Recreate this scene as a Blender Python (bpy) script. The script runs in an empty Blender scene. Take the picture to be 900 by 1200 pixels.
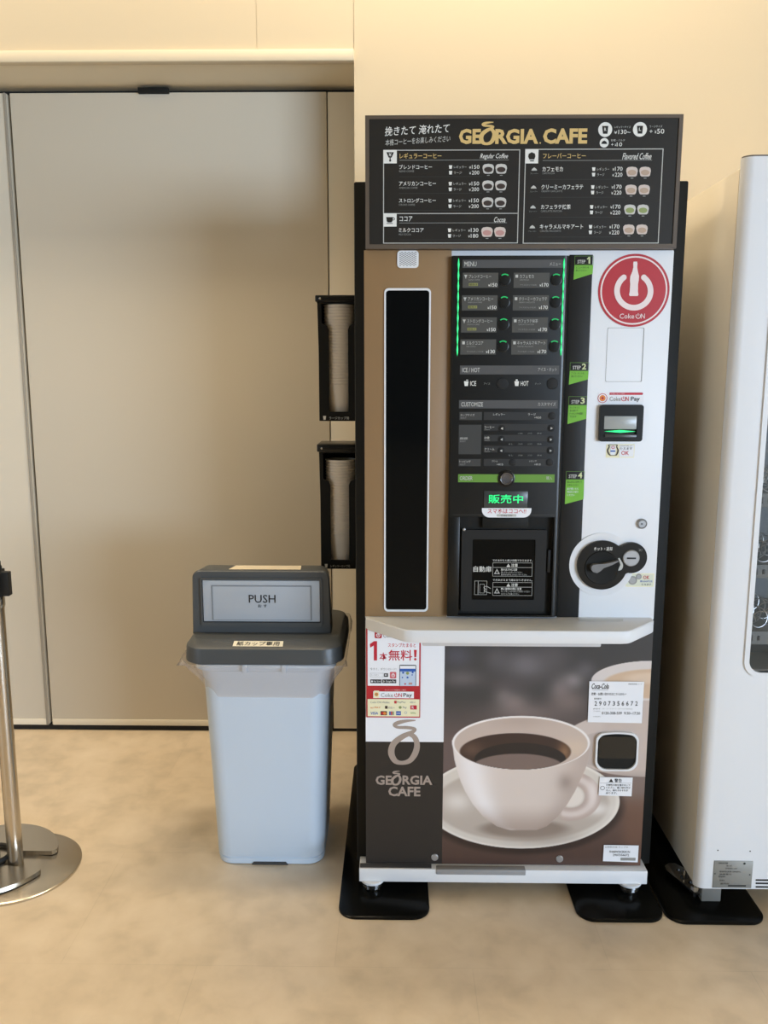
import bpy, bmesh, math, random
import numpy as np
from mathutils import Vector, Matrix
from mathutils.geometry import tessellate_polygon

random.seed(7)
S = bpy.context.scene
COL = S.collection
PI = math.pi

# ------------------------------------------------------------------ camera
FPX, PITCH, YAW, ROLL = 962.68, 0.1621, 0.0152, 0.0007
CAM = np.array([0.0, -2.0, 1.35])
_cy, _sy = math.cos(YAW), math.sin(YAW)
FW = np.array([-_sy * math.cos(PITCH), _cy * math.cos(PITCH), -math.sin(PITCH)])
_rt = np.array([_cy, _sy, 0.0])
_up = np.cross(_rt, FW)
RT = math.cos(ROLL) * _rt + math.sin(ROLL) * _up
UP = -math.sin(ROLL) * _rt + math.cos(ROLL) * _up
cd = bpy.data.cameras.new('camera')
cam = bpy.data.objects.new('camera', cd)
COL.objects.link(cam)
cd.sensor_fit = 'HORIZONTAL'
cd.sensor_width = 36.0
cd.lens = FPX / 900 * 36.0
cd.clip_start = 0.02
M = Matrix.Identity(4)
for i in range(3):
    M[i][0], M[i][1], M[i][2], M[i][3] = RT[i], UP[i], -FW[i], CAM[i]
cam.matrix_world = M
S.camera = cam

# ------------------------------------------------------------------ view, world, lights
vs = S.view_settings
S.display_settings.display_device = 'sRGB'
vs.view_transform = 'Standard'
vs.look = 'None'
vs.exposure = 0.0
vs.gamma = 1.0
vs.use_curve_mapping = False

def lin(c):
    return tuple((v / 255 / 12.92) if v / 255 <= 0.04045 else ((v / 255 + 0.055) / 1.055) ** 2.4 for v in c)

w = bpy.data.worlds.new('world')
S.world = w
w.use_nodes = True
bg = w.node_tree.nodes['Background']
bg.inputs[0].default_value = (0.95, 0.97, 1.0, 1)
bg.inputs[1].default_value = 0.04

def area(name, loc, rot, sx, sy, power, col):
    l = bpy.data.lights.new(name, 'AREA')
    l.shape = 'RECTANGLE'
    l.size, l.size_y, l.energy, l.color = sx, sy, power, col
    o = bpy.data.objects.new(name, l)
    COL.objects.link(o)
    o.location, o.rotation_euler = loc, rot
    return o
DAY = (0.64, 0.81, 1.04)
area('window_daylight', (10.2, -11.5, 1.5), (PI / 2, 0, math.radians(42)), 7.0, 2.6, 1600, DAY)
area('window_daylight', (-5.2, -4.8, 1.5), (PI / 2, 0, math.radians(-46)), 2.0, 1.8, 50, DAY)
area('ceiling_lamp', (0.28, 0.40, 3.66), (0, 0, 0), 1.3, 0.3, 66, (1.0, 0.84, 0.61))
area('ceiling_lamp', (-1.7, 0.32, 3.66), (0, 0, 0), 0.9, 0.4, 31, (1.0, 0.84, 0.61))

# ------------------------------------------------------------------ materials
MATS = {}
def mat(name, col, rough=0.5, metal=0.0, spec=0.5, emit=0.0, coat=0.0, trans=0.0, alpha=1.0):
    if name in MATS:
        return MATS[name]
    m = bpy.data.materials.new(name)
    m.use_nodes = True
    p = m.node_tree.nodes['Principled BSDF']
    c = lin(col)
    p.inputs['Base Color'].default_value = (*c, 1)
    p.inputs['Roughness'].default_value = rough
    p.inputs['Metallic'].default_value = metal
    p.inputs['Specular IOR Level'].default_value = spec
    p.inputs['Coat Weight'].default_value = coat
    p.inputs['Transmission Weight'].default_value = trans
    p.inputs['Alpha'].default_value = alpha
    if emit:
        p.inputs['Emission Color'].default_value = (*c, 1)
        p.inputs['Emission Strength'].default_value = emit
    MATS[name] = m
    return m

def add_noise_bump(m, scale, strength, rough_var=0.0):
    nt = m.node_tree
    p = nt.nodes['Principled BSDF']
    tc = nt.nodes.new('ShaderNodeTexCoord')
    n = nt.nodes.new('ShaderNodeTexNoise')
    n.inputs['Scale'].default_value = scale
    n.inputs['Detail'].default_value = 4
    b = nt.nodes.new('ShaderNodeBump')
    b.inputs['Strength'].default_value = strength
    b.inputs['Distance'].default_value = 0.001
    nt.links.new(tc.outputs['Object'], n.inputs['Vector'])
    nt.links.new(n.outputs['Fac'], b.inputs['Height'])
    nt.links.new(b.outputs['Normal'], p.inputs['Normal'])
    return m

WALL = add_noise_bump(mat('wall_paint', (202, 186, 156), 0.75), 260, 0.10)
DOORM = add_noise_bump(mat('door_laminate', (214, 204, 184), 0.5), 40, 0.03)
TRIM = mat('trim_paint', (236, 226, 204), 0.5)
GAP = mat('dark_gap', (30, 27, 23), 0.8)
WHITE = mat('white_enamel', (232, 234, 236), 0.45)
CREAM = mat('beige_enamel', (230, 221, 202), 0.24)
BROWN = mat('brown_film', (150, 120, 84), 0.42)
BLACK = mat('black_plastic', (22, 22, 20), 0.3, spec=0.4)
BLACKS = mat('black_satin', (32, 32, 31), 0.5, spec=0.3)
BLACKM = mat('black_matte', (24, 24, 21), 0.6, spec=0.25)
GLASSB = mat('black_glass', (14, 15, 15), 0.06, spec=0.15)
INK = mat('black_ink', (32, 32, 32), 0.5)
GREY = mat('grey_film', (78, 78, 78), 0.5)
GREYD = mat('dark_grey_film', (58, 58, 56), 0.5)
GREYC = mat('cell_grey_film', (74, 73, 68), 0.5)
PRINTW = mat('white_ink', (236, 236, 230), 0.5)
PRINTG = mat('grey_ink', (150, 150, 146), 0.5)
PRINTM = mat('pale_grey_ink', (196, 196, 190), 0.5)
PAPER = mat('white_paper', (242, 244, 248), 0.5)
RED = mat('red_ink', (186, 38, 48), 0.4)
REDP = mat('bright_red_ink', (196, 34, 54), 0.45)
PINKW = mat('faded_white_ink', (244, 228, 226), 0.4)
GREEN = mat('lime_ink', (118, 186, 52), 0.45)
GREENB = mat('green_bar_film', (104, 152, 56), 0.45)
LED = mat('green_led', (40, 235, 130), 0.4, emit=0.95)
LEDD = mat('green_led_dim', (24, 170, 90), 0.4, emit=0.5)
GOLD = mat('gold_ink', (222, 190, 122), 0.45)
TAUPE = mat('taupe_ink', (168, 152, 140), 0.5)
CHROME = mat('chrome', (205, 205, 205), 0.16, 1.0)
STEEL = mat('brushed_steel', (198, 192, 182), 0.24, 1.0)
STEELP = mat('silver_paint', (170, 170, 170), 0.4, 0.6)
BOARD = mat('board_black', (40, 37, 32), 0.45, spec=0.3)
FRAMEB = mat('board_frame', (92, 79, 65), 0.5)
YELLOWP = mat('pale_yellow_paper', (244, 238, 200), 0.5)
BLUE = mat('blue_ink', (40, 92, 178), 0.5)
ORANGE = mat('orange_ink', (232, 140, 62), 0.5)
BINGREY = mat('bin_grey_plastic', (200, 214, 228), 0.42)
BINDARK = mat('bin_dark_plastic', (74, 77, 78), 0.40)
BINFLAP = mat('bin_flap_plastic', (176, 182, 188), 0.4)
CUPW = mat('paper_cup_white', (250, 238, 220), 0.6)
RUBBER = mat('rubber', (26, 26, 26), 0.6)
PLATE = mat('plate_black', (14, 14, 12), 0.22, spec=0.12)
COFFEE = mat('coffee_ink', (56, 42, 34), 0.5)
COCOA = mat('cocoa_ink', (196, 148, 140), 0.5)
LATTE = mat('latte_ink', (190, 164, 142), 0.5)
MATCHA = mat('matcha_ink', (146, 160, 96), 0.5)
CUPPR = mat('cup_picture_ink', (206, 204, 198), 0.5)
CUPPK = mat('pale_cup_picture_ink', (214, 200, 190), 0.5)

def floor_mat():
    m = bpy.data.materials.new('floor_vinyl')
    m.use_nodes = True
    nt = m.node_tree
    p = nt.nodes['Principled BSDF']
    tc = nt.nodes.new('ShaderNodeTexCoord')
    def noise(sc, det, dist=0.0):
        n = nt.nodes.new('ShaderNodeTexNoise')
        n.inputs['Scale'].default_value = sc
        n.inputs['Detail'].default_value = det
        n.inputs['Distortion'].default_value = dist
        nt.links.new(tc.outputs['Object'], n.inputs['Vector'])
        return n
    n1, n2 = noise(4.2, 6, 0.4), noise(13.0, 6, 0.3)
    mx = nt.nodes.new('ShaderNodeMath'); mx.operation = 'MULTIPLY_ADD'
    mx.inputs[1].default_value = 0.45
    nt.links.new(n2.outputs['Fac'], mx.inputs[0])
    sc = nt.nodes.new('ShaderNodeMath'); sc.operation = 'MULTIPLY'; sc.inputs[1].default_value = 0.55
    nt.links.new(n1.outputs['Fac'], sc.inputs[0])
    nt.links.new(sc.outputs[0], mx.inputs[2])
    mp = nt.nodes.new('ShaderNodeMapping')
    mp.inputs['Location'].default_value = (0.78 + 6.4, -0.165 + 4.55, 0)
    nt.links.new(tc.outputs['Object'], mp.inputs['Vector'])
    br = nt.nodes.new('ShaderNodeTexBrick')
    br.inputs['Scale'].default_value = 1.0
    br.inputs['Brick Width'].default_value = 0.64
    br.inputs['Row Height'].default_value = 0.455
    br.inputs['Mortar Size'].default_value = 0.0012
    br.inputs['Mortar Smooth'].default_value = 0.3
    br.inputs['Color1'].default_value = (0.46, 0.46, 0.46, 1)
    br.inputs['Color2'].default_value = (0.54, 0.54, 0.54, 1)
    br.inputs['Mortar'].default_value = (0.40, 0.40, 0.40, 1)
    nt.links.new(mp.outputs['Vector'], br.inputs['Vector'])
    ad = nt.nodes.new('ShaderNodeMath'); ad.operation = 'MULTIPLY_ADD'
    ad.inputs[1].default_value = 0.55
    nt.links.new(br.outputs['Color'], ad.inputs[0])
    s2 = nt.nodes.new('ShaderNodeMath'); s2.operation = 'SUBTRACT'; s2.inputs[1].default_value = 0.275
    nt.links.new(mx.outputs[0], s2.inputs[0])
    nt.links.new(s2.outputs[0], ad.inputs[2])
    cr = nt.nodes.new('ShaderNodeValToRGB')
    e = cr.color_ramp.elements
    e[0].position = 0.24; e[0].color = (*lin((190, 174, 150)), 1)
    e[1].position = 0.78; e[1].color = (*lin((238, 222, 198)), 1)
    q = e.new(0.5); q.color = (*lin((222, 204, 178)), 1)
    nt.links.new(ad.outputs[0], cr.inputs['Fac'])
    nt.links.new(cr.outputs['Color'], p.inputs['Base Color'])
    p.inputs['Roughness'].default_value = 0.34
    p.inputs['Specular IOR Level'].default_value = 0.4
    return m
FLOORM = floor_mat()

def clear_mat(name, tint, mix, rough=0.12):
    """thin clear film: mostly see-through, with a glossy and a faint milky share"""
    m = bpy.data.materials.new(name)
    m.use_nodes = True
    nt = m.node_tree
    out = nt.nodes['Material Output']
    p = nt.nodes['Principled BSDF']
    p.inputs['Base Color'].default_value = (*lin(tint), 1)
    p.inputs['Roughness'].default_value = rough
    p.inputs['Specular IOR Level'].default_value = 0.8
    t = nt.nodes.new('ShaderNodeBsdfTransparent')
    x = nt.nodes.new('ShaderNodeMixShader')
    x.inputs[0].default_value = mix
    nt.links.new(t.outputs[0], x.inputs[1])
    nt.links.new(p.outputs[0], x.inputs[2])
    nt.links.new(x.outputs[0], out.inputs['Surface'])
    return m
FILM = clear_mat('clear_bag_film', (206, 196, 190), 0.34, 0.18)
ACRYL = clear_mat('clear_acrylic', (120, 124, 122), 0.12, 0.05)

# ------------------------------------------------------------------ helpers
def ray(px, py):
    return FW + RT * (px - 450) / FPX + UP * (600 - py) / FPX
def at(px, py, Y=0.0):
    """point of the plane Y=const seen at photo position px,py -> (X, Z)"""
    d = ray(px, py)
    t = (Y - CAM[1]) / d[1]
    q = CAM + d * t
    return q[0], q[2]

def off(parent):
    v = Vector((0, 0, 0))
    while parent is not None:
        v += parent.location
        parent = parent.parent
    return v

class MB:
    """collects shapes in world coordinates, links them as one mesh object"""
    def __init__(self):
        self.v, self.f, self.m = [], [], []
    def add(self, verts, faces, mi=0):
        n = len(self.v)
        self.v += [tuple(p) for p in verts]
        self.f += [tuple(i + n for i in fc) for fc in faces]
        self.m += [mi] * len(faces)
        return self
    def from_bm(self, bm, mi=0):
        bm.verts.index_update()
        self.add([v.co[:] for v in bm.verts], [[v.index for v in f.verts] for f in bm.faces], mi)
        bm.free()
        return self
    def box(self, x0, x1, y0, y1, z0, z1, bev=0.0, seg=2, mi=0):
        bm = bmesh.new()
        bmesh.ops.create_cube(bm, size=1)
        for v in bm.verts:
            v.co = ((x0 + x1) / 2 + v.co.x * (x1 - x0), (y0 + y1) / 2 + v.co.y * (y1 - y0), (z0 + z1) / 2 + v.co.z * (z1 - z0))
        if bev:
            bmesh.ops.bevel(bm, geom=bm.edges[:], offset=bev, segments=seg, profile=0.5, affect='EDGES')
        return self.from_bm(bm, mi)
    def prism(self, loops, a0, a1, axis='y', mi=0, cap0=True, cap1=True):
        """2-D polygon (first loop) with holes (further loops), extruded along an axis.
        axis y: loop in (x,z); axis z: loop in (x,y); axis x: loop in (y,z)"""
        if not isinstance(loops[0][0], (tuple, list)):
            loops = [loops]
        def P(u, v, a):
            return {'y': (u, a, v), 'z': (u, v, a), 'x': (a, u, v)}[axis]
        flat = [p for l in loops for p in l]
        tris = tessellate_polygon([[Vector((p[0], p[1], 0)) for p in l] for l in loops])
        n = len(flat)
        vs_ = [P(p[0], p[1], a0) for p in flat] + [P(p[0], p[1], a1) for p in flat]
        fs = []
        if cap0: fs += [tuple(t) for t in tris]
        if cap1: fs += [tuple(i + n for i in t[::-1]) for t in tris]
        k = 0
        for l in loops:
            for i in range(len(l)):
                a, b = k + i, k + (i + 1) % len(l)
                fs.append((a, b, b + n, a + n))
            k += len(l)
        bm = bmesh.new()
        bv = [bm.verts.new(p) for p in vs_]
        for f in fs:
            try: bm.faces.new([bv[i] for i in f])
            except ValueError: pass
        bmesh.ops.recalc_face_normals(bm, faces=bm.faces[:])
        return self.from_bm(bm, mi)
    def lathe(self, prof, c, axis='z', seg=32, mi=0):
        """prof: list of (radius, height along axis)"""
        def P(r, h, a):
            u, v = r * math.cos(a), r * math.sin(a)
            return {'z': (c[0] + u, c[1] + v, c[2] + h), 'y': (c[0] + u, c[1] + h, c[2] + v), 'x': (c[0] + h, c[1] + u, c[2] + v)}[axis]
        bm = bmesh.new()
        rings = [[bm.verts.new(P(max(r, 1e-5), h, 2 * PI * i / seg)) for i in range(seg)] for r, h in prof]
        for a, b in zip(rings, rings[1:]):
            for i in range(seg):
                j = (i + 1) % seg
                bm.faces.new((a[i], a[j], b[j], b[i]))
        for rg, pr in ((rings[0], prof[0]), (rings[-1], prof[-1])):
            if pr[0] > 2e-5:
                bm.faces.new(rg)
        bmesh.ops.remove_doubles(bm, verts=bm.verts[:], dist=2e-5)
        bmesh.ops.recalc_face_normals(bm, faces=bm.faces[:])
        return self.from_bm(bm, mi)
    def tube(self, pts, r, seg=10, mi=0, closed=False):
        pts = [Vector(p) for p in pts]
        n = len(pts)
        bm = bmesh.new()
        rings = []
        ref = None
        for i, p in enumerate(pts):
            a = pts[i - 1] if (i > 0 or closed) else p
            b = pts[(i + 1) % n] if (i < n - 1 or closed) else p
            t = (b - a).normalized()
            if ref is None:
                ref = Vector((0, 0, 1)) if abs(t.z) < 0.9 else Vector((1, 0, 0))
            u = t.cross(ref).normalized()
            ref = u.cross(t).normalized()
            rings.append([bm.verts.new(p + (u * math.cos(2 * PI * k / seg) + ref * math.sin(2 * PI * k / seg)) * r) for k in range(seg)])
        pairs = list(zip(rings, rings[1:])) + ([(rings[-1], rings[0])] if closed else [])
        for A, B in pairs:
            for k in range(seg):
                bm.faces.new((A[k], A[(k + 1) % seg], B[(k + 1) % seg], B[k]))
        if not closed:
            bm.faces.new(rings[0]); bm.faces.new(rings[-1])
        bmesh.ops.recalc_face_normals(bm, faces=bm.faces[:])
        return self.from_bm(bm, mi)
    def loft(self, rings, mi=0, cap0=True, cap1=True):
        """rings of equal length, each a list of 3-D points"""
        bm = bmesh.new()
        R = [[bm.verts.new(p) for p in r] for r in rings]
        n = len(R[0])
        for A, B in zip(R, R[1:]):
            for i in range(n):
                j = (i + 1) % n
                bm.faces.new((A[i], A[j], B[j], B[i]))
        if cap0: bm.faces.new(R[0])
        if cap1: bm.faces.new(R[-1])
        bmesh.ops.recalc_face_normals(bm, faces=bm.faces[:])
        return self.from_bm(bm, mi)
    def build(self, name, mats, parent=None, smooth=35):
        if not isinstance(mats, (list, tuple)): mats = [mats]
        o_ = off(parent)
        me = bpy.data.meshes.new(name)
        me.from_pydata([(p[0] - o_.x, p[1] - o_.y, p[2] - o_.z) for p in self.v], [], self.f)
        for m in mats: me.materials.append(m)
        me.polygons.foreach_set('material_index', self.m)
        me.polygons.foreach_set('use_smooth', [True] * len(self.f))
        me.update()
        me.set_sharp_from_angle(angle=math.radians(smooth))
        o = bpy.data.objects.new(name, me)
        COL.objects.link(o)
        o.parent = parent
        return o

def thing(name, label, cat, loc, group=None):
    o = bpy.data.objects.new(name, None)
    o.empty_display_size = 0.1
    COL.objects.link(o)
    o.location = loc
    o['label'], o['category'] = label, cat
    if group: o['group'] = group
    return o
def tag(o, label, cat, group=None):
    o['label'], o['category'] = label, cat
    if group: o['group'] = group
    return o
def struct(o):
    o['kind'] = 'structure'
    return o

def rr(x0, z0, x1, z1, r, n=5):
    """rounded rectangle loop; r is one radius or four (bl, br, tr, tl)"""
    if not isinstance(r, (tuple, list)): r = (r,) * 4
    cs = [(x0, z0, 1, 1, PI, r[0]), (x1, z0, -1, 1, 1.5 * PI, r[1]), (x1, z1, -1, -1, 0, r[2]), (x0, z1, 1, -1, 0.5 * PI, r[3])]
    out = []
    for cx, cz, sx, sz, a0, q in cs:
        if q <= 1e-6:
            out.append((cx, cz)); continue
        for i in range(n + 1):
            a = a0 + 0.5 * PI * i / n
            out.append((cx + sx * q + q * math.cos(a), cz + sz * q + q * math.sin(a)))
    return out
def circ(cx, cz, r, n=36, rz=None):
    rz = rz or r
    return [(cx + r * math.cos(2 * PI * i / n), cz + rz * math.sin(2 * PI * i / n)) for i in range(n)]

def rect(x0, y0, x1, y1, Y=0.0):
    """photo rectangle on the plane Y -> X0, Z0(bottom), X1, Z1(top)"""
    xm, ym = (x0 + x1) / 2, (y0 + y1) / 2
    return at(x0, ym, Y)[0], at(xm, y1, Y)[1], at(x1, ym, Y)[0], at(xm, y0, Y)[1]

TXT = {}
def text_mesh(s, bold=0.0, res=2):
    if any(ord(ch) > 0x2E80 for ch in s): bold = min(bold, 0.010)
    k = (s, bold)
    if k in TXT: return TXT[k]
    c = bpy.data.curves.new('t', 'FONT')
    c.body, c.size, c.offset, c.resolution_u = s, 1.0, bold, res
    o = bpy.data.objects.new('t', c)
    me = o.to_mesh()
    vs_ = [(v.co.x, v.co.y) for v in me.vertices]
    fs = [tuple(p.vertices) for p in me.polygons]
    o.to_mesh_clear()
    bpy.data.objects.remove(o)
    bpy.data.curves.remove(c)
    TXT[k] = (vs_, fs)
    return TXT[k]

class Sheet:
    """flat print on a plane Y=const (ink a hair in front of its surface)"""
    def __init__(self, Y=0.0):
        self.Y, self.mb, self.mats = Y, MB(), []
    def mi(self, m):
        if m not in self.mats: self.mats.append(m)
        return self.mats.index(m)
    def poly(self, pts, m, lay=1, holes=()):
        """pts in world X,Z"""
        loops = [list(pts)] + [list(h) for h in holes]
        flat = [p for l in loops for p in l]
        tr = tessellate_polygon([[Vector((p[0], p[1], 0)) for p in l] for l in loops])
        y = self.Y - 0.0004 * lay
        fs = []
        for t in tr:
            a, b, c = (flat[i] for i in t)
            cr = (b[0] - a[0]) * (c[1] - a[1]) - (b[1] - a[1]) * (c[0] - a[0])
            fs.append(tuple(t) if cr > 0 else tuple(t[::-1]))
        self.mb.add([(p[0], y, p[1]) for p in flat], fs, self.mi(m))
        return self
    def px(self, pts, m, lay=1):
        return self.poly([at(x, y, self.Y) for x, y in pts], m, lay)
    def rect(self, x0, y0, x1, y1, m, lay=1, r=0.0):
        a = rect(x0, y0, x1, y1, self.Y)
        return self.poly(rr(*a, r), m, lay)
    def frame(self, x0, y0, x1, y1, wpx, m, lay=1, r=0.0):
        a = rect(x0, y0, x1, y1, self.Y)
        t = wpx * 0.0021
        b = (a[0] + t, a[1] + t, a[2] - t, a[3] - t)
        return self.poly(rr(*a, r), m, lay, [rr(*b, max(0, r - t))])
    def disc(self, cx, cy, rpx, m, lay=1, rin=None, n=40):
        X, Z = at(cx, cy, self.Y)
        r = rpx * self.scale(cx, cy)
        h = [circ(X, Z, rin * self.scale(cx, cy), n)] if rin else []
        return self.poly(circ(X, Z, r, n), m, lay, h)
    def scale(self, cx, cy):
        return at(cx + 1, cy, self.Y)[0] - at(cx, cy, self.Y)[0]
    def text(self, s, x0, y0, x1, y1, m, bold=0.0, lay=2, shear=0.0, rise=0.0):
        """lettering fitted to the photo box x0,y0..x1,y1"""
        vs_, fs = text_mesh(s, bold)
        if not vs_: return self
        A = np.array(vs_)
        A[:, 0] += shear * A[:, 1]
        A[:, 1] += rise * A[:, 0]
        mn, mxx = A.min(0), A.max(0)
        X0, Z0, X1, Z1 = rect(x0, y0, x1, y1, self.Y)
        U = X0 + (A[:, 0] - mn[0]) / (mxx[0] - mn[0]) * (X1 - X0)
        V = Z0 + (A[:, 1] - mn[1]) / (mxx[1] - mn[1]) * (Z1 - Z0)
        y = self.Y - 0.0004 * lay
        self.mb.add([(u, y, v) for u, v in zip(U, V)], fs, self.mi(m))
        return self
    def stroke(self, pts, m, lay=1, n=8):
        """variable-width ribbon: pts = (px, py, half width in px), smoothed"""
        P = []
        k = len(pts)
        for i in range(k - 1):
            p0, p1, p2, p3 = (np.array(pts[max(0, min(k - 1, j))], float) for j in (i - 1, i, i + 1, i + 2))
            for s in range(n):
                t = s / n
                P.append(0.5 * (2 * p1 + (p2 - p0) * t + (2 * p0 - 5 * p1 + 4 * p2 - p3) * t * t + (3 * p1 - p0 - 3 * p2 + p3) * t ** 3))
        P.append(np.array(pts[-1], float))
        L, R = [], []
        for i, p in enumerate(P):
            d = P[min(i + 1, len(P) - 1)][:2] - P[max(i - 1, 0)][:2]
            d = d / (np.linalg.norm(d) + 1e-9)
            nn = np.array([-d[1], d[0]]) * max(p[2], 0.05)
            L.append(at(*(p[:2] + nn), self.Y)); R.append(at(*(p[:2] - nn), self.Y))
        y = self.Y - 0.0004 * lay
        N = len(P)
        N_ = len(L)
        vs_ = [(q[0], y - 0.0003 * (i % N_) / N_, q[1]) for i, q in enumerate(L + R)]
        self.mb.add(vs_, [(i, i + 1, N + i + 1, N + i) for i in range(N - 1)], self.mi(m))
        return self
    def build(self, name, parent, label=None):
        o = self.mb.build(name, self.mats, parent)
        if label: o['label'] = label
        return o

def price(sh, p, x0, y0, x1, y1, m):
    w_ = (x1 - x0) * 0.26
    hh = y1 - y0
    sh.text('¥', x0, y0 + hh * 0.32, x0 + w_ * 0.72, y1 - hh * 0.04, m)
    sh.text(p[1:], x0 + w_, y0, x1, y1, m, 0.004)
def swirl(sh, ox, oy, k, m, lay=2, fat=1.0):
    """the steaming O of the coffee lettering; drawn in a 200 x 270 box scaled by k at ox,oy"""
    pts = [(345, 20, 3), (300, 22, 7), (250, 32, 11), (226, 45, 9), (246, 58, 8), (300, 60, 9), (342, 68, 8), (326, 86, 11),
           (270, 112, 15), (222, 152, 17), (209, 200, 18), (228, 244, 15), (265, 258, 11), (312, 246, 14), (343, 205, 17),
           (354, 155, 16), (338, 112, 14), (306, 98, 10), (275, 110, 7), (250, 138, 2)]
    sh.stroke([(ox + (x - 195) * k, oy + (y - 20) * k, wd * k * fat) for x, y, wd in pts], m, lay)

# ================================================================== the setting
DY = 0.99     # door plane
WY = 0.77     # wall plane
struct(MB().box(-7.0, 14.5, -15.0, DY + 0.10, -0.06, 0.0).build('floor', FLOORM))
struct(MB().box(-7.0, 14.5, -15.0, DY + 0.10, 3.70, 3.80).build('ceiling', WALL))
XE = -0.137   # edge of the door niche
up = MB().box(-7.0, -0.443, WY, DY + 0.1, 2.36, 3.70).box(-0.4405, XE - 0.0015, WY, DY + 0.1, 2.36, 3.70)
up.box(-0.4435, -0.440, WY + 0.0012, DY + 0.1, 2.36, 3.70).box(XE - 0.002, XE + 0.001, WY + 0.004, DY + 0.1, 2.36, 3.70)
up.box(XE, 14.5, WY, DY + 0.1, 0, 3.70)
struct(up.build('wall_back', WALL))
struct(MB().box(-7.1, -7.0, -15.0, DY + 0.1, 0, 3.70).build('wall_left', WALL))
struct(MB().box(14.5, 14.6, -15.0, DY + 0.1, 0, 3.70).build('wall_right', WALL))
# lintel over the partition: proud strip and soffit
struct(MB().box(-7.0, XE, WY - 0.012, WY + 0.02, 2.328, 2.362, 0.002).build('trim_1', mat('lintel_paint', (212, 197, 168), 0.6)))
struct(MB().box(-7.0, XE, WY + 0.02, DY + 0.1, 2.333, 2.36).build('trim_5', TRIM))
struct(MB().box(-7.0, XE, DY + 0.006, DY + 0.05, 0.0, 0.021).build('gap_shade', GAP))  # dark strip added so the gap under the panels reads as shaded
# partition panels
def door_panel(name, x0, x1, y=DY):
    m = MB().box(x0, x1, y, y + 0.05, 0.022, 2.312, 0.003)
    o = struct(m.build(name, DOORM))
    struct(MB().box(x0 + 0.004, x1 - 0.004, y - 0.003, y + 0.002, 0.022, 0.045, 0.001).build('bottom_rail', TRIM, o))
    return o
d1 = door_panel('door_1', -1.331, -0.243)
d2 = door_panel('door_2', -2.45, -1.3425)
struct(MB().box(-2.47, -2.46, DY - .002, DY + .05, 0.022, 2.312).build('trim_3', TRIM))
struct(MB().box(-7.0, -2.47, DY, DY + 0.05, 0.022, 2.312, 0.003).build('door_3', DOORM))
struct(MB().box(-0.2395, XE + 0.004, DY + 0.004, DY + 0.05, 0.012, 2.312, 0.002).build('trim_2', TRIM))
struct(MB().box(-7.0, XE, DY + 0.052, DY + 0.09, 0.0, 2.34).build('wall_niche', GAP))
lt = MB().box(-0.885, -0.78, DY - 0.012, DY + 0.002, 2.306, 2.325, 0.002).build('latch', BLACKM, d1)
MB().box(-1.3525, -1.3435, DY - 0.004, DY + 0.03, 0.022, 2.312, 0.0015).build('edge_strip', mat('edge_strip_grey', (160, 152, 138), 0.4), d2)

# ================================================================== floor plates under the machines
def floor_plate(x0, x1, y0, y1, label, group):
    m = MB()
    lo, mid, hi = rr(x0, y0, x1, y1, 0.045, 8), rr(x0 + 0.001, y0 + 0.001, x1 - 0.001, y1 - 0.001, 0.045, 8), rr(x0 + 0.005, y0 + 0.005, x1 - 0.005, y1 - 0.005, 0.042, 8)
    m.loft([[(a, b, 0.0) for a, b in lo], [(a, b, 0.005) for a, b in lo], [(a, b, 0.008) for a, b in hi]])
    return tag(m.build('floor_plate', PLATE), label, 'floor plate', group)
PG = 'glossy black floor plates under the machines'
floor_plate(-0.145, 0.088, -0.121, 0.73, 'glossy black floor plate under the left foot of the coffee machine, beside the bin', PG)
floor_plate(0.462, 0.683, -0.122, 0.73, 'glossy black floor plate under the right foot of the coffee machine', PG)
floor_plate(0.6855, 0.935, -0.127, 0.73, 'glossy black floor plate under the white vending machine at the right edge', PG)

# ================================================================== coffee vending machine
cm = thing('coffee_vending_machine', 'tall brown, black and white coffee vending machine with illuminated menu and cup photo', 'vending machine', (0.285, 0.0, 0.008))
XL, XR = -0.0777, 0.6468
cab = MB().box(-0.1025, 0.683, 0.034, 0.66, 0.062, 1.806, 0.004).build('cabinet', BLACKM, cm)
# --- upper door
fp = MB().box(XL, XR, 0.0, 0.034, 0.750, 1.6447, 0.003).build('front_panel', WHITE, cm)
a = rect(427.2, 293, 526.5, 720)
bp = MB().box(XL, at(526.5, 500)[0], -0.0025, 0.002, 0.757, 1.6447, 0.0008).build('brown_panel', BROWN, cm)
# display window: white rim and black glass
ro = rect(450.2, 338, 503.2, 716)
ri = (ro[0] + 0.004, ro[1] + 0.005, ro[2] - 0.004, ro[3] - 0.005)
wn = MB().prism([rr(*ro, 0.010), rr(*ri, 0.007)], -0.006, -0.001).build('window_rim', WHITE, bp)
MB().prism(rr(*ri, 0.007), -0.0035, 0.0).build('window_pane', GLASSB, bp)
# speaker grille
g = rect(465.5, 294, 490.5, 314.3)
MB().prism(rr(*g, 0.008), -0.006, -0.002).build('speaker_grille', WHITE, bp)
sg = Sheet(-0.006)
for i in range(10):
    for j in range(7):
        x = g[0] + (g[2] - g[0]) * (0.14 + 0.08 * i); z = g[1] + (g[3] - g[1]) * (0.15 + 0.113 * j + (0.05 if i % 2 else 0))
        sg.poly(circ(x, z, 0.0013, 8), BLUE if False else GREYD)
sg.build('grille_holes', bp)

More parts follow.
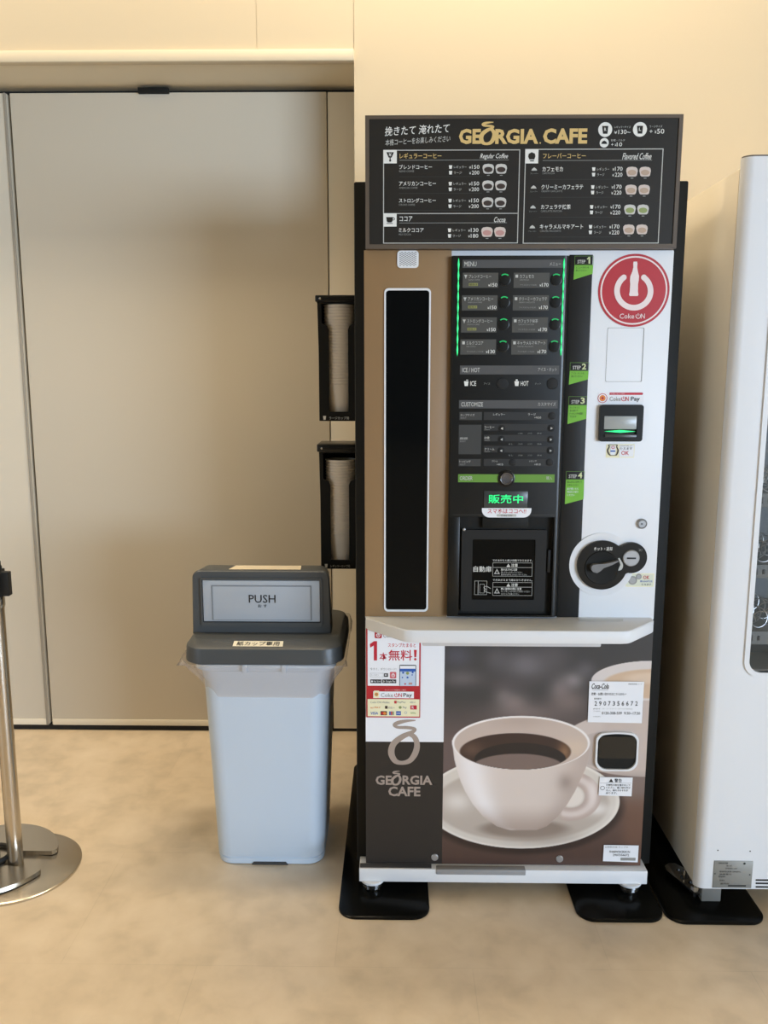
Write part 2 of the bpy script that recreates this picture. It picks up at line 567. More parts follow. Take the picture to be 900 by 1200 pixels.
# --- menu board on top
hb = rect(428, 135.3, 796, 291.5, -0.02)
HX0, HX1, HZ0, HZ1 = -0.0735, 0.6440, 1.6450, 1.9360
mbd = MB().box(HX0 + 0.004, HX1 - 0.004, -0.0185, 0.05, HZ0 + 0.003, HZ1 - 0.003).build('menu_board', BOARD, cm)
MB().prism([[(HX0, HZ0), (HX1, HZ0), (HX1, HZ1), (HX0, HZ1)], [(HX0 + 0.009, HZ0 + 0.010), (HX1 - 0.009, HZ0 + 0.010), (HX1 - 0.009, HZ1 - 0.008), (HX0 + 0.009, HZ1 - 0.008)]], -0.021, 0.052).build('board_frame', FRAMEB, mbd)
h = Sheet(-0.0186)
h.text('挽きたて 淹れたて', 451, 146, 527, 159.5, PRINTW, 0.005, shear=0.12, rise=0.04)
h.text('本格コーヒーをお楽しみください', 451.5, 159.5, 527.5, 170.8, PRINTM, 0.005, shear=0.12, rise=0.04)
lg = Sheet(-0.0186)
lg.text('GE', 537.8, 151, 563.5, 168.9, GOLD, 0.042)
lg.text('RGIA', 580.3, 151, 630.8, 168.9, GOLD, 0.042)
lg.text('CAFE', 636.3, 150.4, 688.2, 168.7, GOLD, 0.042)
swirl(lg, 562.3, 143.4, 0.106, GOLD, fat=1.35)
lg.disc(633, 167.6, 0.9, GOLD)
for cx, cy, r, ch in ((709.2, 151.9, 8.2, 'R'), (749.9, 151.7, 8.2, 'L')):
    h.disc(cx, cy, r, PRINTW)
    h.px([(cx - 3.6, cy - 4.2), (cx + 3.6, cy - 4.2), (cx + 2.6, cy + 5), (cx - 2.6, cy + 5)], BOARD, 2)
    h.text(ch, cx - 1.2, cy - 2.0, cx + 1.2, cy + 1.8, PRINTW, 0.01, 3)
h.disc(708, 167.4, 5.3, PRINTW)
h.px([(704.5, 168.8), (705.5, 166.2), (708, 164.8), (710.5, 166.2), (711.5, 168.8)], BOARD, 2)
h.text('レギュラーサイズ', 720, 147.6, 739, 150.3, PRINTM)
price(h, '¥130~', 719.6, 152, 738.7, 157.2, PRINTW)
h.text('ラージサイズ', 761, 146.9, 776, 149.5, PRINTM)
h.text('+', 761, 152.2, 764.6, 155.8, PRINTW); price(h, '¥50', 767, 151, 778.3, 156.8, PRINTW)
h.text('砂糖・ミルク', 716, 163.2, 732, 165.8, PRINTM)
h.text('+', 716, 168, 718.8, 171, PRINTW); price(h, '¥10', 720.4, 167, 729, 171.7, PRINTW)
def line(sh, x0, x1, y, m, t=0.55, lay=1):
    sh.rect(x0, y - t / 2, x1, y + t / 2, m, lay)
def cup_ic(sh, x, y, m, k=1.0):
    sh.px([(x - 1.9 * k, y - 2.0 * k), (x + 1.9 * k, y - 2.0 * k), (x + 1.9 * k, y - 1.3 * k), (x + 1.4 * k, y + 2.2 * k), (x - 1.4 * k, y + 2.2 * k), (x - 1.9 * k, y - 1.3 * k)], m, 2)
def cup_pic(x, y, fill, rim):
    pic = Sheet(-0.0186)
    pic.px([(x - 6.8, y - 1), (x - 6.3, y - 3.6), (x - 4.6, y - 5.3), (x, y - 6), (x + 4.6, y - 5.3), (x + 6.3, y - 3.6), (x + 6.8, y - 1), (x + 5.6, y + 4.4), (x + 4, y + 5.6), (x - 4, y + 5.6), (x - 5.6, y + 4.4)], rim, 2)
    pic.px([(x + 5.0 * math.cos(t * PI / 12), y + 0.9 - 3.2 * math.sin(t * PI / 12)) for t in range(24)], fill, 3)
    pic.rect(x - 1.6, y + 7, x + 1.6, y + 8, PRINTG, 2)
    pic.build('drink_picture', mbd)
# left box
h.frame(449.0, 175.4, 608.2, 285.3, 0.9, PRINTM)
line(h, 449, 607.6, 250.2, PRINTM, 0.9)
h.rect(449.4, 175.8, 465, 191.6, PRINTW, 2)
h.rect(449.2, 250, 464.8, 265.6, PRINTW, 2)
h.px([(452.8, 178.5), (461.6, 178.5), (459, 184.8), (455.4, 184.8)], BOARD, 3); h.rect(456.6, 184.5, 457.8, 187.5, BOARD, 3); h.disc(457.2, 188.3, 1.2, BOARD, 3)
h.text('¥', 455.6, 179.3, 458.8, 183.5, PRINTW, 0, 4)
h.px([(452.6, 254.5), (460.6, 254.5), (459.8, 259.6), (458.6, 260.8), (454.6, 260.8), (453.4, 259.6)], BOARD, 3); h.disc(461, 256.6, 1.7, BOARD, 3, 1.0); h.rect(453, 261.6, 460.4, 262.3, BOARD, 3)
h.text('レギュラーコーヒー', 468.4, 179.4, 517.3, 186, GOLD, 0.012)
h.text('ココア', 468.2, 253.6, 483.3, 259.6, PRINTW, 0.012)
line(h, 468, 596, 187.6, PRINTG); line(h, 468, 594, 261.2, PRINTG)
h.text('Regular Coffee', 562.5, 180, 595.2, 187.4, PRINTW, 0.005, shear=0.35)
h.text('Cocoa', 579, 254.2, 592.2, 260.6, PRINTW, 0.005, shear=0.35)
rows = [('ブレンドコーヒー', 'BLEND COFFEE', 506.2, 197.8, '¥150', '¥200', COFFEE, CUPPR), ('アメリカンコーヒー', 'AMERICAN COFFEE', 511, 217.3, '¥150', '¥200', COFFEE, CUPPR),
        ('ストロングコーヒー', 'STRONG COFFEE', 511, 237.1, '¥150', '¥200', COFFEE, CUPPR), ('ミルクココア', 'MILK COCOA', 497, 271.8, '¥130', '¥180', COCOA, CUPPK)]
for jp, en, x1, cy, p1, p2, fill, rim in rows:
    d = -(cy - 197.8) * 0.008
    h.text(jp, 467.8 + d, cy - 4.7, x1 + d, cy + 0.5, PRINTW, 0.012)
    h.text(en, 467.8 + d, cy + 1.9, 467.8 + d + len(en) * 1.45, cy + 4.0, PRINTG)
    line(h, 467.5, 565, cy + 9.3, GREYD, 0.4)
    cup_ic(h, 528 + 2 * d, cy - 2, PRINTW); cup_ic(h, 528 + 2 * d, cy + 4.6, PRINTW)
    h.text('レギュラー', 531.8 + 2 * d, cy - 3.6, 546.7 + 2 * d, cy - 0.4, PRINTM); h.text('ラージ', 531.8 + 2 * d, cy + 3.2, 541 + 2 * d, cy + 6.2, PRINTM)
    price(h, p1, 549.8 + 2 * d, cy - 4.4, 561.8 + 2 * d, cy + 0.2, PRINTW); price(h, p2, 549.8 + 2 * d, cy + 2.3, 561.6 + 2 * d, cy + 6.9, PRINTW)
    cup_pic(572.2 + 2.5 * d, cy + 0.2, fill, rim); cup_pic(587.3 + 2.5 * d, cy + 0.2, fill, rim)
# right box
h.frame(614.0, 174.3, 774.6, 285.4, 0.9, PRINTM)
h.rect(615.5, 175.2, 630.8, 191.6, PRINTW, 2)
h.px([(619.5, 180.5), (623, 178.5), (626.8, 180.2), (627.4, 183.4), (626, 187), (620.2, 187), (618.8, 183.6)], BOARD, 3); h.rect(621, 188, 625.6, 189.2, BOARD, 3)
h.text('フレーバーコーヒー', 636.2, 179.6, 686.3, 185.6, GOLD, 0.012)
line(h, 636, 764, 188, PRINTG)
h.text('Flavored Coffee', 729.2, 179.4, 763.3, 187, PRINTW, 0.005, shear=0.35)
rows = [('カフェモカ', 'CAFE MOCHA', 635.5, 659.5, 201.2, LATTE), ('クリーミーカフェラテ', 'CREAMY CAFE LATTE', 634.3, 683.3, 222.2, LATTE),
        ('カフェラテ抹茶', 'CAFE LATTE MATCHA', 633.8, 668.8, 245.5, MATCHA), ('キャラメルマキアート', 'CARAMEL MACCHIATO', 632.7, 683.3, 268.8, LATTE)]
for jp, en, x0, x1, cy, fill in rows:
    d = -(cy - 201.2) * 0.055
    h.text(jp, x0, cy - 5.8, x1, cy - 0.2, PRINTW, 0.012)
    h.text(en, x0, cy + 0.9, x0 + len(en) * 1.45, cy + 3.1, PRINTG)
    line(h, 634 + d, 733 + d, cy + 9, GREYD, 0.4)
    X = 626 + d * 0.6
    h.px([(X - 3.4, cy - 1.2), (X - 2.4, cy - 3.2), (X, cy - 5), (X + 2.4, cy - 3.2), (X + 3.4, cy - 1.2)], PRINTM, 2)
    h.text('フレーバー', X - 4.6, cy + 1.4, X + 4.6, cy + 3.2, PRINTG)
    cup_ic(h, 695.7 + d, cy - 3, PRINTW); cup_ic(h, 695.5 + d, cy + 3.4, PRINTW)
    h.text('レギュラー', 699.6 + d, cy - 4.6, 713.9 + d, cy - 1.2, PRINTM); h.text('ラージ', 699.6 + d, cy + 2, 708.2 + d, cy + 5.2, PRINTM)
    price(h, '¥170', 717.6 + d, cy - 5.6, 729.5 + d, cy - 0.8, PRINTW); price(h, '¥220', 717.4 + d, cy + 1.2, 729.3 + d, cy + 6, PRINTW)
    rimm = CUPPK if fill is not MATCHA else CUPPR
    cup_pic(740.5 + d, cy + 0.2, fill, rimm); cup_pic(755.9 + d, cy + 0.2, fill, rimm)
h.build('menu_lettering', mbd)
lg.build('logo', mbd, 'gold lettering')

# --- step strip and control console
sx0, sx1 = at(660, 560)[0], at(685.0, 540)[0]
stp = MB().box(sx0 - 0.004, sx1, -0.0025, 0.003, 0.757, at(690, 298.6)[1], 0.0008).build('step_strip', BLACKS, cm)
steps = [('1', 673.4, 695.6, 299.9, 310.4, 327.8, 320.8, ['メニューボタンを', '押してください'], []),
         ('2', 667.9, 690.2, 424.8, 434.4, 450.8, 444.6, ['アイス・ホットを', '選んでください'], []),
         ('3', 666.3, 688.0, 464.6, 474.6, 497.0, 490.8, ['カップサイズ', '砂の濃さや', 'トッピングを選択', 'できます'], []),
         ('4', 663.3, 685.0, 552.2, 561.8, 590.8, 585.0, ['購入ボタンを押して', 'お待ちください'], ['扉が開いたら', '商品をお取り', 'ください'])]
for num, x0, x1, y0, y1, yl, yr, tl, wl in steps:
    st = Sheet(-0.0025)
    st.frame(x0, y0, x1, y1, 0.35, GREENB)
    st.text('STEP', x0 + 3.2, y1 - 5.8, x0 + 12.6, y1 - 1.6, PRINTM, 0.02)
    if num == '1':
        st.px([(x0 + 14.4, y0 + 3.2), (x0 + 16.4, y0 + 1.2), (x0 + 18.2, y0 + 1.2), (x0 + 18.2, y1 - 1.4), (x0 + 16.2, y1 - 1.4), (x0 + 16.2, y0 + 3.6), (x0 + 14.4, y0 + 4.6)], mat('step_number_ink', (206, 214, 160), 0.5), 2)
    else: st.text(num, x0 + 14, y0 + 1.2, x0 + 19, y1 - 1.4, mat('step_number_ink', (206, 214, 160), 0.5), 0.03)
    st.px([(x0 - 0.2, y1 + 0.4), (x1 - 0.4, y1 + 0.4), (x1 - 1.2, yr), (x0 - 1.4, yl)], GREEN, 1)
    y = y1 + 1.8
    for t in tl:
        st.text(t, x0 + 1.4, y, x0 + 1.4 + len(t) * 1.9, y + 2.5, INK); y += 3.5
    y += 0.8
    for t in wl:
        st.text(t, x0 + 1.2, y, x0 + 1.2 + len(t) * 2.2, y + 2.6, PAPER); y += 3.6
    st.build('step_label', stp, 'green STEP %s label' % num)

CF = -0.018          # console front
cx0, cx1 = at(528.0, 420, CF)[0], at(664.6, 420, CF)[0]
cz1, cz0 = at(590, 299.5, CF)[1], 0.762
prof = []
m = MB()
# cross-section with a rounded right edge, extruded upward
sec = [(cx0, 0.001), (cx0, CF + 0.003), (cx0 + 0.003, CF)]
for i in range(7):
    t = i / 6 * PI / 2
    sec.append((cx1 - 0.014 + 0.014 * math.sin(t), CF + 0.016 - 0.016 * math.cos(t)))
sec.append((cx1, 0.001))
dz0, dz1 = at(590, 718, CF)[1], at(590, 606, CF)[1]     # dispensing bay
m.prism(sec, dz1, cz1, axis='z')
bx0, bx1 = at(538, 660, CF)[0], at(648, 660, CF)[0]
m.box(cx0, bx0, CF, 0.001, cz0, dz1, 0.001)
secr = [(bx1, 0.001), (bx1, CF)] + sec[3:]
m.prism(secr, cz0, dz1, axis='z')
m.box(bx0, bx1, CF, 0.001, cz0, cz0 + 0.004)
con = m.build('control_console', BLACK, cm)
c = Sheet(CF)
def bar(x0, y0, x1, y1, m_): c.rect(x0, y0, x1, y1, m_, 1)
bar(542.2, 304.4, 659.6, 313.9, GREY)
c.text('MENU', 544.3, 306.7, 558.4, 312.2, PRINTM, 0.01); c.text('メニュー', 644, 307.4, 657.2, 311.4, PRINTM)
btn_pos = []
names_l = ['ブレンドコーヒー', 'アメリカンコーヒー', 'ストロングコーヒー', 'ミルクココア']
names_r = ['カフェモカ', 'クリーミーカフェラテ', 'カフェラテ抹茶', 'キャラメルマキアート']
en_l = ['BLEND COFFEE', 'AMERICAN COFFEE', 'STRONG COFFEE', 'MILK COCOA']
en_r = ['CAFE MOCHA', 'CREAMY CAFE LATTE', 'CAFE LATTE MATCHA', 'CARAMEL MACCHIATO']
for r, y0 in enumerate((319.6, 346.0, 371.9, 397.7)):
    d = -r * 0.9
    for side, xa, xb, nm, en, pr in ((0, 542.2, 583.8, names_l[r], en_l[r], '¥150' if r < 3 else '¥130'), (1, 601.9, 643.9, names_r[r], en_r[r], '¥170')):
        xa, xb = xa + d, xb + d
        bar(xa, y0, xb, y0 + 17.8, GREYC)
        if side == 0 and r < 3:
            c.px([(xa + 1.8, y0 + 2.6), (xa + 5.4, y0 + 2.6), (xa + 4.2, y0 + 5.2), (xa + 3.0, y0 + 5.2)], PRINTM, 2); c.rect(xa + 3.2, y0 + 5.2, xa + 4.0, y0 + 6.8, PRINTM, 2)
            c.rect(xa + 7.2, y0 + 12.2, xa + 17.8, y0 + 15.4, mat('olive_tag_ink', (148, 150, 84), 0.5), 2)
            c.text('粗挽き', xa + 8, y0 + 12.8, xa + 17, y0 + 15, INK, 0, 3)
        else:
            c.rect(xa + 2.2, y0 + 2.4, xa + 5.2, y0 + 5.8, PRINTM, 2)
            c.text('アイスもホットもOK', xa + 7.4, y0 + 13.4, xa + 27, y0 + 15.4, PRINTG)
        c.text(nm, xa + 7, y0 + 2.2, xa + 7 + len(nm) * 3.3, y0 + 6.4, PRINTM)
        c.text(en, xa + 7, y0 + 7.6, xa + 7 + len(en) * 1.1, y0 + 9.2, PRINTG)
        price(c, pr, xb - 11.6, y0 + 12.2, xb - 1.2, y0 + 16.4, PRINTW)
        btn_pos.append(((591.6 if side == 0 else 651.8) + d * 0.85, y0 + 8.2, 6.4, True))
bar(539, 428.4, 655.4, 438.8, GREY)
c.text('ICE / HOT', 541.7, 431, 562.2, 436.3, PRINTM, 0.01); c.text('アイス・ホット', 630.4, 431, 652.4, 435.2, PRINTM)
cup_ic(c, 546.4, 449.4, PRINTW, 1.35); line(c, 546.2, 548.6, 445.4, PRINTW, 0.8, 2)
c.text('ICE', 551, 446.6, 558, 452.2, PRINTW, 0.01); c.text('アイス', 566.9, 448.5, 574.3, 450.8, PRINTG)
cup_ic(c, 605.5, 449.4, PRINTW, 1.35); c.rect(604.4, 444.6, 606.6, 446.4, PRINTW, 2)
c.text('HOT', 610.1, 446.6, 619.2, 452.2, PRINTW, 0.01); c.text('ホット', 626.6, 448.5, 634, 450.8, PRINTG)
btn_pos += [(588.6, 449.6, 6.6, False), (647.7, 449.6, 6.6, False)]
bar(537.9, 469, 653.6, 478.6, GREY)
c.text('CUSTOMIZE', 540.5, 471.2, 566, 476.4, PRINTM, 0.01); c.text('カスタマイズ', 630.4, 471.4, 651.3, 475.6, PRINTM)
DK = mat('row_dark_film', (40, 40, 39), 0.45)
for x0, y0, x1, y1, t, tx1 in ((538.4, 482.8, 564.8, 492.2, 'カップサイズ', 556), (537.5, 497.7, 563.9, 532.3, '濃度調節', 548), (537.3, 537.8, 563.3, 546.3, 'トッピング', 551.4)):
    bar(x0, y0, x1, y1, GREYD)
    ym = (y0 + y1) / 2
    c.text(t, x0 + 1.2, ym - 2.6, tx1, ym + 0.2, PRINTM); c.text('SELECT', x0 + 1.2, ym + 1.4, x0 + 8, ym + 3, PRINTG)
for y0, y1 in ((482.8, 492.2), (496.8, 504.6), (509.6, 517.2), (522.6, 530.2), (537.8, 546.2)):
    bar(567, y0, 650.6 - (y0 - 482) * 0.04, y1, DK)
c.text('レギュラー', 578, 484.2, 591.8, 487, PRINTM); c.text('ラージ', 618.6, 484.2, 627.7, 487, PRINTM); c.text('+¥50', 626, 488, 634, 490.6, PRINTM)
for y, t in ((500.3, 'コーヒー'), (512.8, '砂糖'), (526, 'クリーム')):
    c.text(t, 567.6, y - 1.2, 567.6 + len(t) * 2.9, y + 1.6, PRINTM); c.text('STRENGTH', 567.6, y + 2.6, 574, y + 3.8, PRINTG)
    for k, (xx, tt) in enumerate(((598.4, 'なし'), (609.6, '少なめ'), (620.7, 'ふつう'), (632, '多め'))):
        if not (k == 0 and y < 505): c.text(tt, xx - 2.6, y + 6.6, xx + 2.6, y + 8.4, PRINTG)
c.text('クリーム', 576.5, 539.2, 583, 541.4, PRINTM); c.text('+¥10', 582, 543, 589.4, 545.4, PRINTM)
c.text('シロップ', 620, 539.2, 628.6, 541.4, PRINTM); c.text('+¥10', 626, 543, 633.4, 545.4, PRINTM)
btn_pos += [(646.6, 487.4, 4.0, False), (588, 502, 4.1, False), (587.6, 514.8, 4.1, False), (587.1, 528, 4.1, False), (645.9, 501.8, 4.1, False), (645.2, 515, 4.1, False), (644.8, 528, 4.1, False), (600.6, 541.8, 4.1, False), (643.9, 541.8, 4.1, False)]
for x, y, s in ((588, 502, -1), (587.6, 514.8, -1), (587.1, 528, -1), (645.9, 501.8, 1), (645.2, 515, 1), (644.8, 528, 1)):
    tri = [(x + s * 1.5, y), (x - s * 1.1, y - 1.5), (x - s * 1.1, y + 1.5)]
    c.poly([at(p, q, CF) for p, q in tri], PRINTM, 11)
bar(536.9, 555.8, 649.8, 565.2, GREENB)
c.text('ORDER', 538.8, 557.9, 553.8, 562.7, PRINTM, 0.01); c.text('購入', 640, 558.2, 647, 562.2, PRINTM)
line(c, 531, 651, 603.4, GREYD, 0.5)
c.build('console_lettering', con)
# LED strips
for (xa, ya), (xb, yb) in (((538.6, 303.7), (536.3, 416)), ((663.2, 303.7), (659.0, 416))):
    xa_, za = at((xa + xb) / 2, ya, CF); _, zb = at((xa + xb) / 2, yb, CF)
    l = MB().box(xa_ - 0.0013, xa_ + 0.0013, CF - 0.0015, CF, zb, za, 0.0005)
    n = 9
    for i in range(n):
        z = zb + (za - zb) * (i + 0.5) / n
        l.lathe([(0.0, -0.015), (0.0014, -0.007), (0.0021, 0.0), (0.0014, 0.007), (0.0, 0.015)], (xa_, CF - 0.001, z), 'z', 8, 1)
    l.build('light_strip', [LEDD, LED], con)
# round buttons
for x, y, rp, lit in btn_pos:
    X, Z = at(x, y, CF)
    r = rp * 0.00212
    b = MB().lathe([(r, 0.0), (r, -0.0011), (r * 0.9, -0.0014), (r * 0.87, -0.0006), (r * 0.8, -0.0007), (0.0, -0.0009)], (X, CF, Z), 'y', 28)
    o = b.build('push_button', BLACKS if not lit else BLACK, con)
    if lit:
        arc = [(X + r * 1.0 * math.cos(t), Z + r * 1.0 * math.sin(t)) for t in np.linspace(PI * 0.28, PI * 0.72, 9)] + [(X + r * 0.78 * math.cos(t), Z + r * 0.82 * math.sin(t)) for t in np.linspace(PI * 0.72, PI * 0.28, 9)]
        MB().prism(arc, CF - 0.0017, CF - 0.0006).build('button_light', LEDD, o)
# order button
X, Z = at(593.3, 560.6, CF)
ob = MB().lathe([(0.0205, 0), (0.0205, -0.003), (0.018, -0.004), (0.0175, -0.002)], (X, CF, Z), 'y', 36).build('order_button', BLACK, con)
MB().lathe([(0.0168, -0.001), (0.0168, -0.005), (0.0145, -0.0085), (0.012, -0.0075), (0.011, -0.006), (0.0, -0.0055)], (X, CF, Z), 'y', 36).build('button_cap', mat('button_steel', (120, 120, 124), 0.25, 0.8), ob)
# sale display
r_ = rect(566.9, 575.2, 618.2, 594.8, CF)
disp = MB().box(r_[0], r_[2], CF - 0.003, CF, r_[1], r_[3], 0.0015).build('status_display', mat('display_grey', (66, 70, 70), 0.25), con)
sd = Sheet(CF - 0.003)
sd.text('販売中', 572.4, 579.6, 612.9, 589.8, LED, 0.004)
sd.build('status_lettering', disp)
# phone sticker
ps = Sheet(CF)
A = rect(564.6, 595.4, 622.6, 606.4, CF)
hgt = A[3] - A[1]
ps.poly(rr(*A, (hgt * 0.8, hgt * 0.8, 0.001, 0.001), 8), PAPER, 2)
ps.text('スマホはココへ!!', 571.3, 596.2, 616.4, 601.6, REDP, 0.012, 3)
ps.rect(582, 602.4, 605, 605.4, PRINTM, 3, 0.002); ps.text('Coke ON', 587, 602.9, 600, 605, INK, 0, 4)
ps.build('phone_sticker', con)
# dispensing bay
bay = MB().box(bx0 - 0.001, bx1 + 0.001, -0.0018, 0.002, cz0 + 0.003, dz1 + 0.001).build('dispensing_bay', BLACKM, cm)
zt = at(590, 610, CF)[1]
MB().box(at(565.4, 612, CF)[0], at(619.5, 612, CF)[0], CF + 0.004, -0.001, at(590, 619.5, CF)[1], dz1, 0.002).build('finger_grip', BLACKM, bay)
dr = rect(540.5, 621, 639.5, 716.5, -0.012)
dv = MB().prism([rr(*dr, 0.004), rr(dr[0] + 0.027, dr[1] + 0.030, dr[2] - 0.027, dr[3] - 0.024, 0.003)], -0.012, -0.002).build('dispensing_door', BLACKS, bay)
MB().box(dr[0] + 0.02, dr[2] - 0.02, -0.009, -0.003, dr[1] + 0.02, dr[3] - 0.02).build('door_pane', GLASSB, dv)
X, Z = at(544, 620.5, -0.014)
MB().lathe([(0.0035, 0), (0.0035, -0.003), (0.002, -0.004), (0, -0.004)], (X, -0.012, Z), 'y', 14).build('hinge_pin', STEELP, dv)
MB().box(dr[2] + 0.004, dr[2] + 0.011, -0.011, 0.0, dr[1] + 0.10, dr[3] - 0.05, 0.001).build('door_latch', BLACKS, bay)
ds = Sheet(-0.0122)
ds.text('自動扉', 554.7, 663.4, 576, 670.2, PRINTW, 0.003)
for (x0, y0, x1, y1) in ((577.3, 659.4, 623.7, 675.4), (577.3, 682.4, 623.6, 698)):
    ds.frame(x0, y0, x1, y1, 0.35, PRINTM); line(ds, x0, x1, y0 + 5.6, PRINTM, 0.4)
    ds.px([(593.6, y0 + 4.8), (597.8, y0 + 4.8), (595.7, y0 + 1)], PRINTW, 2); ds.rect(595.4, y0 + 2.2, 596, y0 + 4, BLACK, 3)
    ds.text('注意', 599, y0 + 1, 606.7, y0 + 4.9, PRINTW, 0.015)
    ds.px([(579, y1 - 2.8), (585.6, y1 - 2.8), (582.3, y1 - 9)], PRINTM, 2); ds.px([(580.4, y1 - 3.6), (584.2, y1 - 3.6), (582.3, y1 - 7.2)], BLACK, 3)
ds.text('できあがると扉は自動でひらきます。', 577.3, 655.4, 624, 658, PRINTW)
ds.text('できあがるまで扉はひらきません。', 577.3, 678.4, 624, 681, PRINTW)
ds.text('指のはさみに注意', 587, 666, 606, 668.8, PRINTW, 0.01); ds.text('扉に手を入れないでください', 587, 669.6, 612, 671.6, PRINTM); ds.text('動作中は手をふれないでください', 587, 672.4, 617.6, 674.4, PRINTM)
ds.text('熱い飲物の際に注意', 587, 688.6, 611, 691.4, PRINTW, 0.01); ds.text('カップをしっかり持ってお取りください', 587, 692, 621, 694.2, PRINTM); ds.text('やけどにご注意ください', 587, 695, 608, 697, PRINTM)
ds.frame(556, 680.6, 570.6, 697, 0.35, PRINTM); ds.rect(560, 681, 560.5, 697, PRINTM, 2); ds.frame(562, 684.4, 567.6, 695, 0.35, PRINTM, 2)
ds.stroke([(575, 689.6, .3), (570, 687, .3), (567, 688.4, .3), (569, 690.4, .3), (567.6, 692.4, .3), (571, 694, .3), (575, 695, .3)], PRINTM, 2)
ds.build('door_lettering', dv)

# --- right-hand white panel
ck = Sheet(0.0)
ck.disc(742.6, 340.6, 41.8, RED, 2, n=64); ck.disc(742.6, 340.6, 39.2, PINKW, 3, 37.4, n=64)
k_ = 1 / 6.0
def q(x, y): return (660 + x * k_, 280 + y * k_)
ck.px([q(*p) for p in ((494, 160), (518, 160), (521, 172), (519, 200), (524, 232), (532, 262), (530, 292), (525, 318), (524, 372), (528, 392), (522, 402), (466, 402), (462, 392), (466, 372), (470, 318), (468, 292), (471, 262), (484, 232), (492, 200), (491, 172))], PINKW, 4)
arc_c = (495, 366)
ck.stroke([(*q(arc_c[0] + 118 * math.cos(t), arc_c[1] + 118 * math.sin(t)), 3.3) for t in np.linspace(-0.93, 4.07, 40)], PINKW, 4, 2)
for t in (-0.93, 4.07):
    ck.disc(*q(arc_c[0] + 118 * math.cos(t), arc_c[1] + 118 * math.sin(t)), 3.3, PINKW, 5.2)
def coke_on(sh, x0, y0, x1, y1, m1, m2=None, lay=5, pay=None):
    """wordmark: Coke, an ON whose O is a power sign, and optionally Pay"""
    wd = x1 - x0
    m2 = m2 or m1
    sh.text('Coke', x0, y0, x0 + wd * 0.58, y1, m1, 0.004, lay)
    xo, yo, ro_ = x0 + wd * 0.735, (y0 + y1) / 2, (y1 - y0) * 0.46
    sh.stroke([(xo + ro_ * math.cos(t), yo + ro_ * math.sin(t), ro_ * 0.15) for t in np.linspace(-0.8, PI + 0.8, 14)], m2, lay, 2)
    sh.rect(xo - ro_ * 0.14, yo - ro_ * 1.25, xo + ro_ * 0.14, yo + 0.1, m2, lay)
    sh.text('N', x0 + wd * 0.845, y0, x1, y1, m2, 0.004, lay)
coke_on(ck, 725.8, 367.6, 755.4, 373.4, PINKW)
ck.build('round_sticker', fp, 'round red sticker')
# bill door groove
gr = Sheet(0.0)
A = rect(710.6, 384, 753.6, 447.4)
gr.poly(rr(*A, 0.003), PRINTG, 1, [rr(A[0] + 0.0009, A[1] + 0.0009, A[2] - 0.0018, A[3] - 0.0009, 0.003)])
gr.build('access_flap', fp)
# payment sticker over the bill slot
ys = Sheet(0.0)
ys.rect(701, 460, 754, 472.8, PAPER, 1, 0.004)
ys.px([(714.2, 460), (752.6, 460), (753.6, 461.4), (752.6, 462.8), (714.2, 462.8)], REDP, 2); ys.text('お支払いはスマホで', 715.5, 460.5, 731.6, 462.4, PINKW, 0, 3)
ys.disc(706, 466.6, 3.6, ORANGE, 2); ys.disc(706, 466.6, 5.6, RED, 2, 4.9); ys.px([(704.4, 466), (706, 464.8), (707.6, 466), (707, 468), (705, 468)], RED, 3)
coke_on(ys, 714.2, 464.8, 736.6, 470, PRINTG, REDP, 3); ys.text('Pay', 739.2, 464.8, 749.6, 471.2, INK, 0.012, 3)
ys.build('payment_sticker', fp)
# bill validator
bv = rect(702.4, 474.2, 753.4, 517.4, -0.008)
o = MB().prism([rr(*bv, 0.007), rr(bv[0] + 0.011, bv[1] + 0.010, bv[2] - 0.014, bv[3] - 0.026, 0.003)], -0.010, 0.0).box(bv[0] + 0.002, bv[2] - 0.002, -0.0035, 0.0, bv[1] + 0.002, bv[3] - 0.002)
val = o.build('bill_validator', BLACK, fp)
r_ = rect(707.5, 487.5, 746, 503, -0.006)
MB().box(r_[0], r_[2], -0.0085, -0.0032, r_[1], r_[3], 0.0012).build('note_tray', mat('smoky_tray', (168, 172, 170), 0.25), val)
r_ = rect(708.5, 504, 744.5, 507, -0.006)
MB().prism([(r_[0], (r_[1] + r_[3]) / 2), ((r_[0] + r_[2]) / 2, r_[1]), (r_[2], (r_[1] + r_[3]) / 2), ((r_[0] + r_[2]) / 2, r_[3])], -0.009, -0.003).build('slot_light', LED, val)
r_ = rect(708, 509, 745.5, 513.5, -0.006)
MB().box(r_[0], r_[2], -0.010, -0.0035, r_[1], r_[3], 0.0015).build('slot_lip', mat('smoky_lip', (70, 72, 71), 0.3), val)
ms = Sheet(0.0)
ms.rect(710, 520.4, 743.4, 536.4, YELLOWP, 1, 0.002)
ms.rect(725.6, 521.6, 742.6, 535.4, PAPER, 2)
X_ = 717.6
ms.stroke([(X_ - 4.6, 521.4, .7), (X_ - 3.8, 523.6, .6), (X_ - 5.6, 527.6, .8), (X_ - 4.4, 531.6, .8), (X_ - 2.2, 533.8, .5)], COFFEE, 3)
ms.stroke([(X_ + 5.8, 521.4, .7), (X_ + 5.0, 523.6, .6), (X_ + 6.6, 527.6, .8), (X_ + 5.4, 531.6, .8), (X_ + 3.4, 533.8, .5)], COFFEE, 3)
ms.rect(X_ - 4.4, 520.8, X_ + 5.6, 521.4, COFFEE, 3); ms.rect(X_ - 2.0, 533.4, X_ + 3.2, 534.0, COFFEE, 3)
ms.rect(X_ - 2.6, 522, X_ + 3.8, 533, PAPER, 3, 0.004)
ms.disc(X_ + 0.6, 524.2, 1.9, REDP, 5, 1.3); ms.rect(X_ - 2.4, 527.8, X_ + 3.2, 529.4, BLUE, 5)
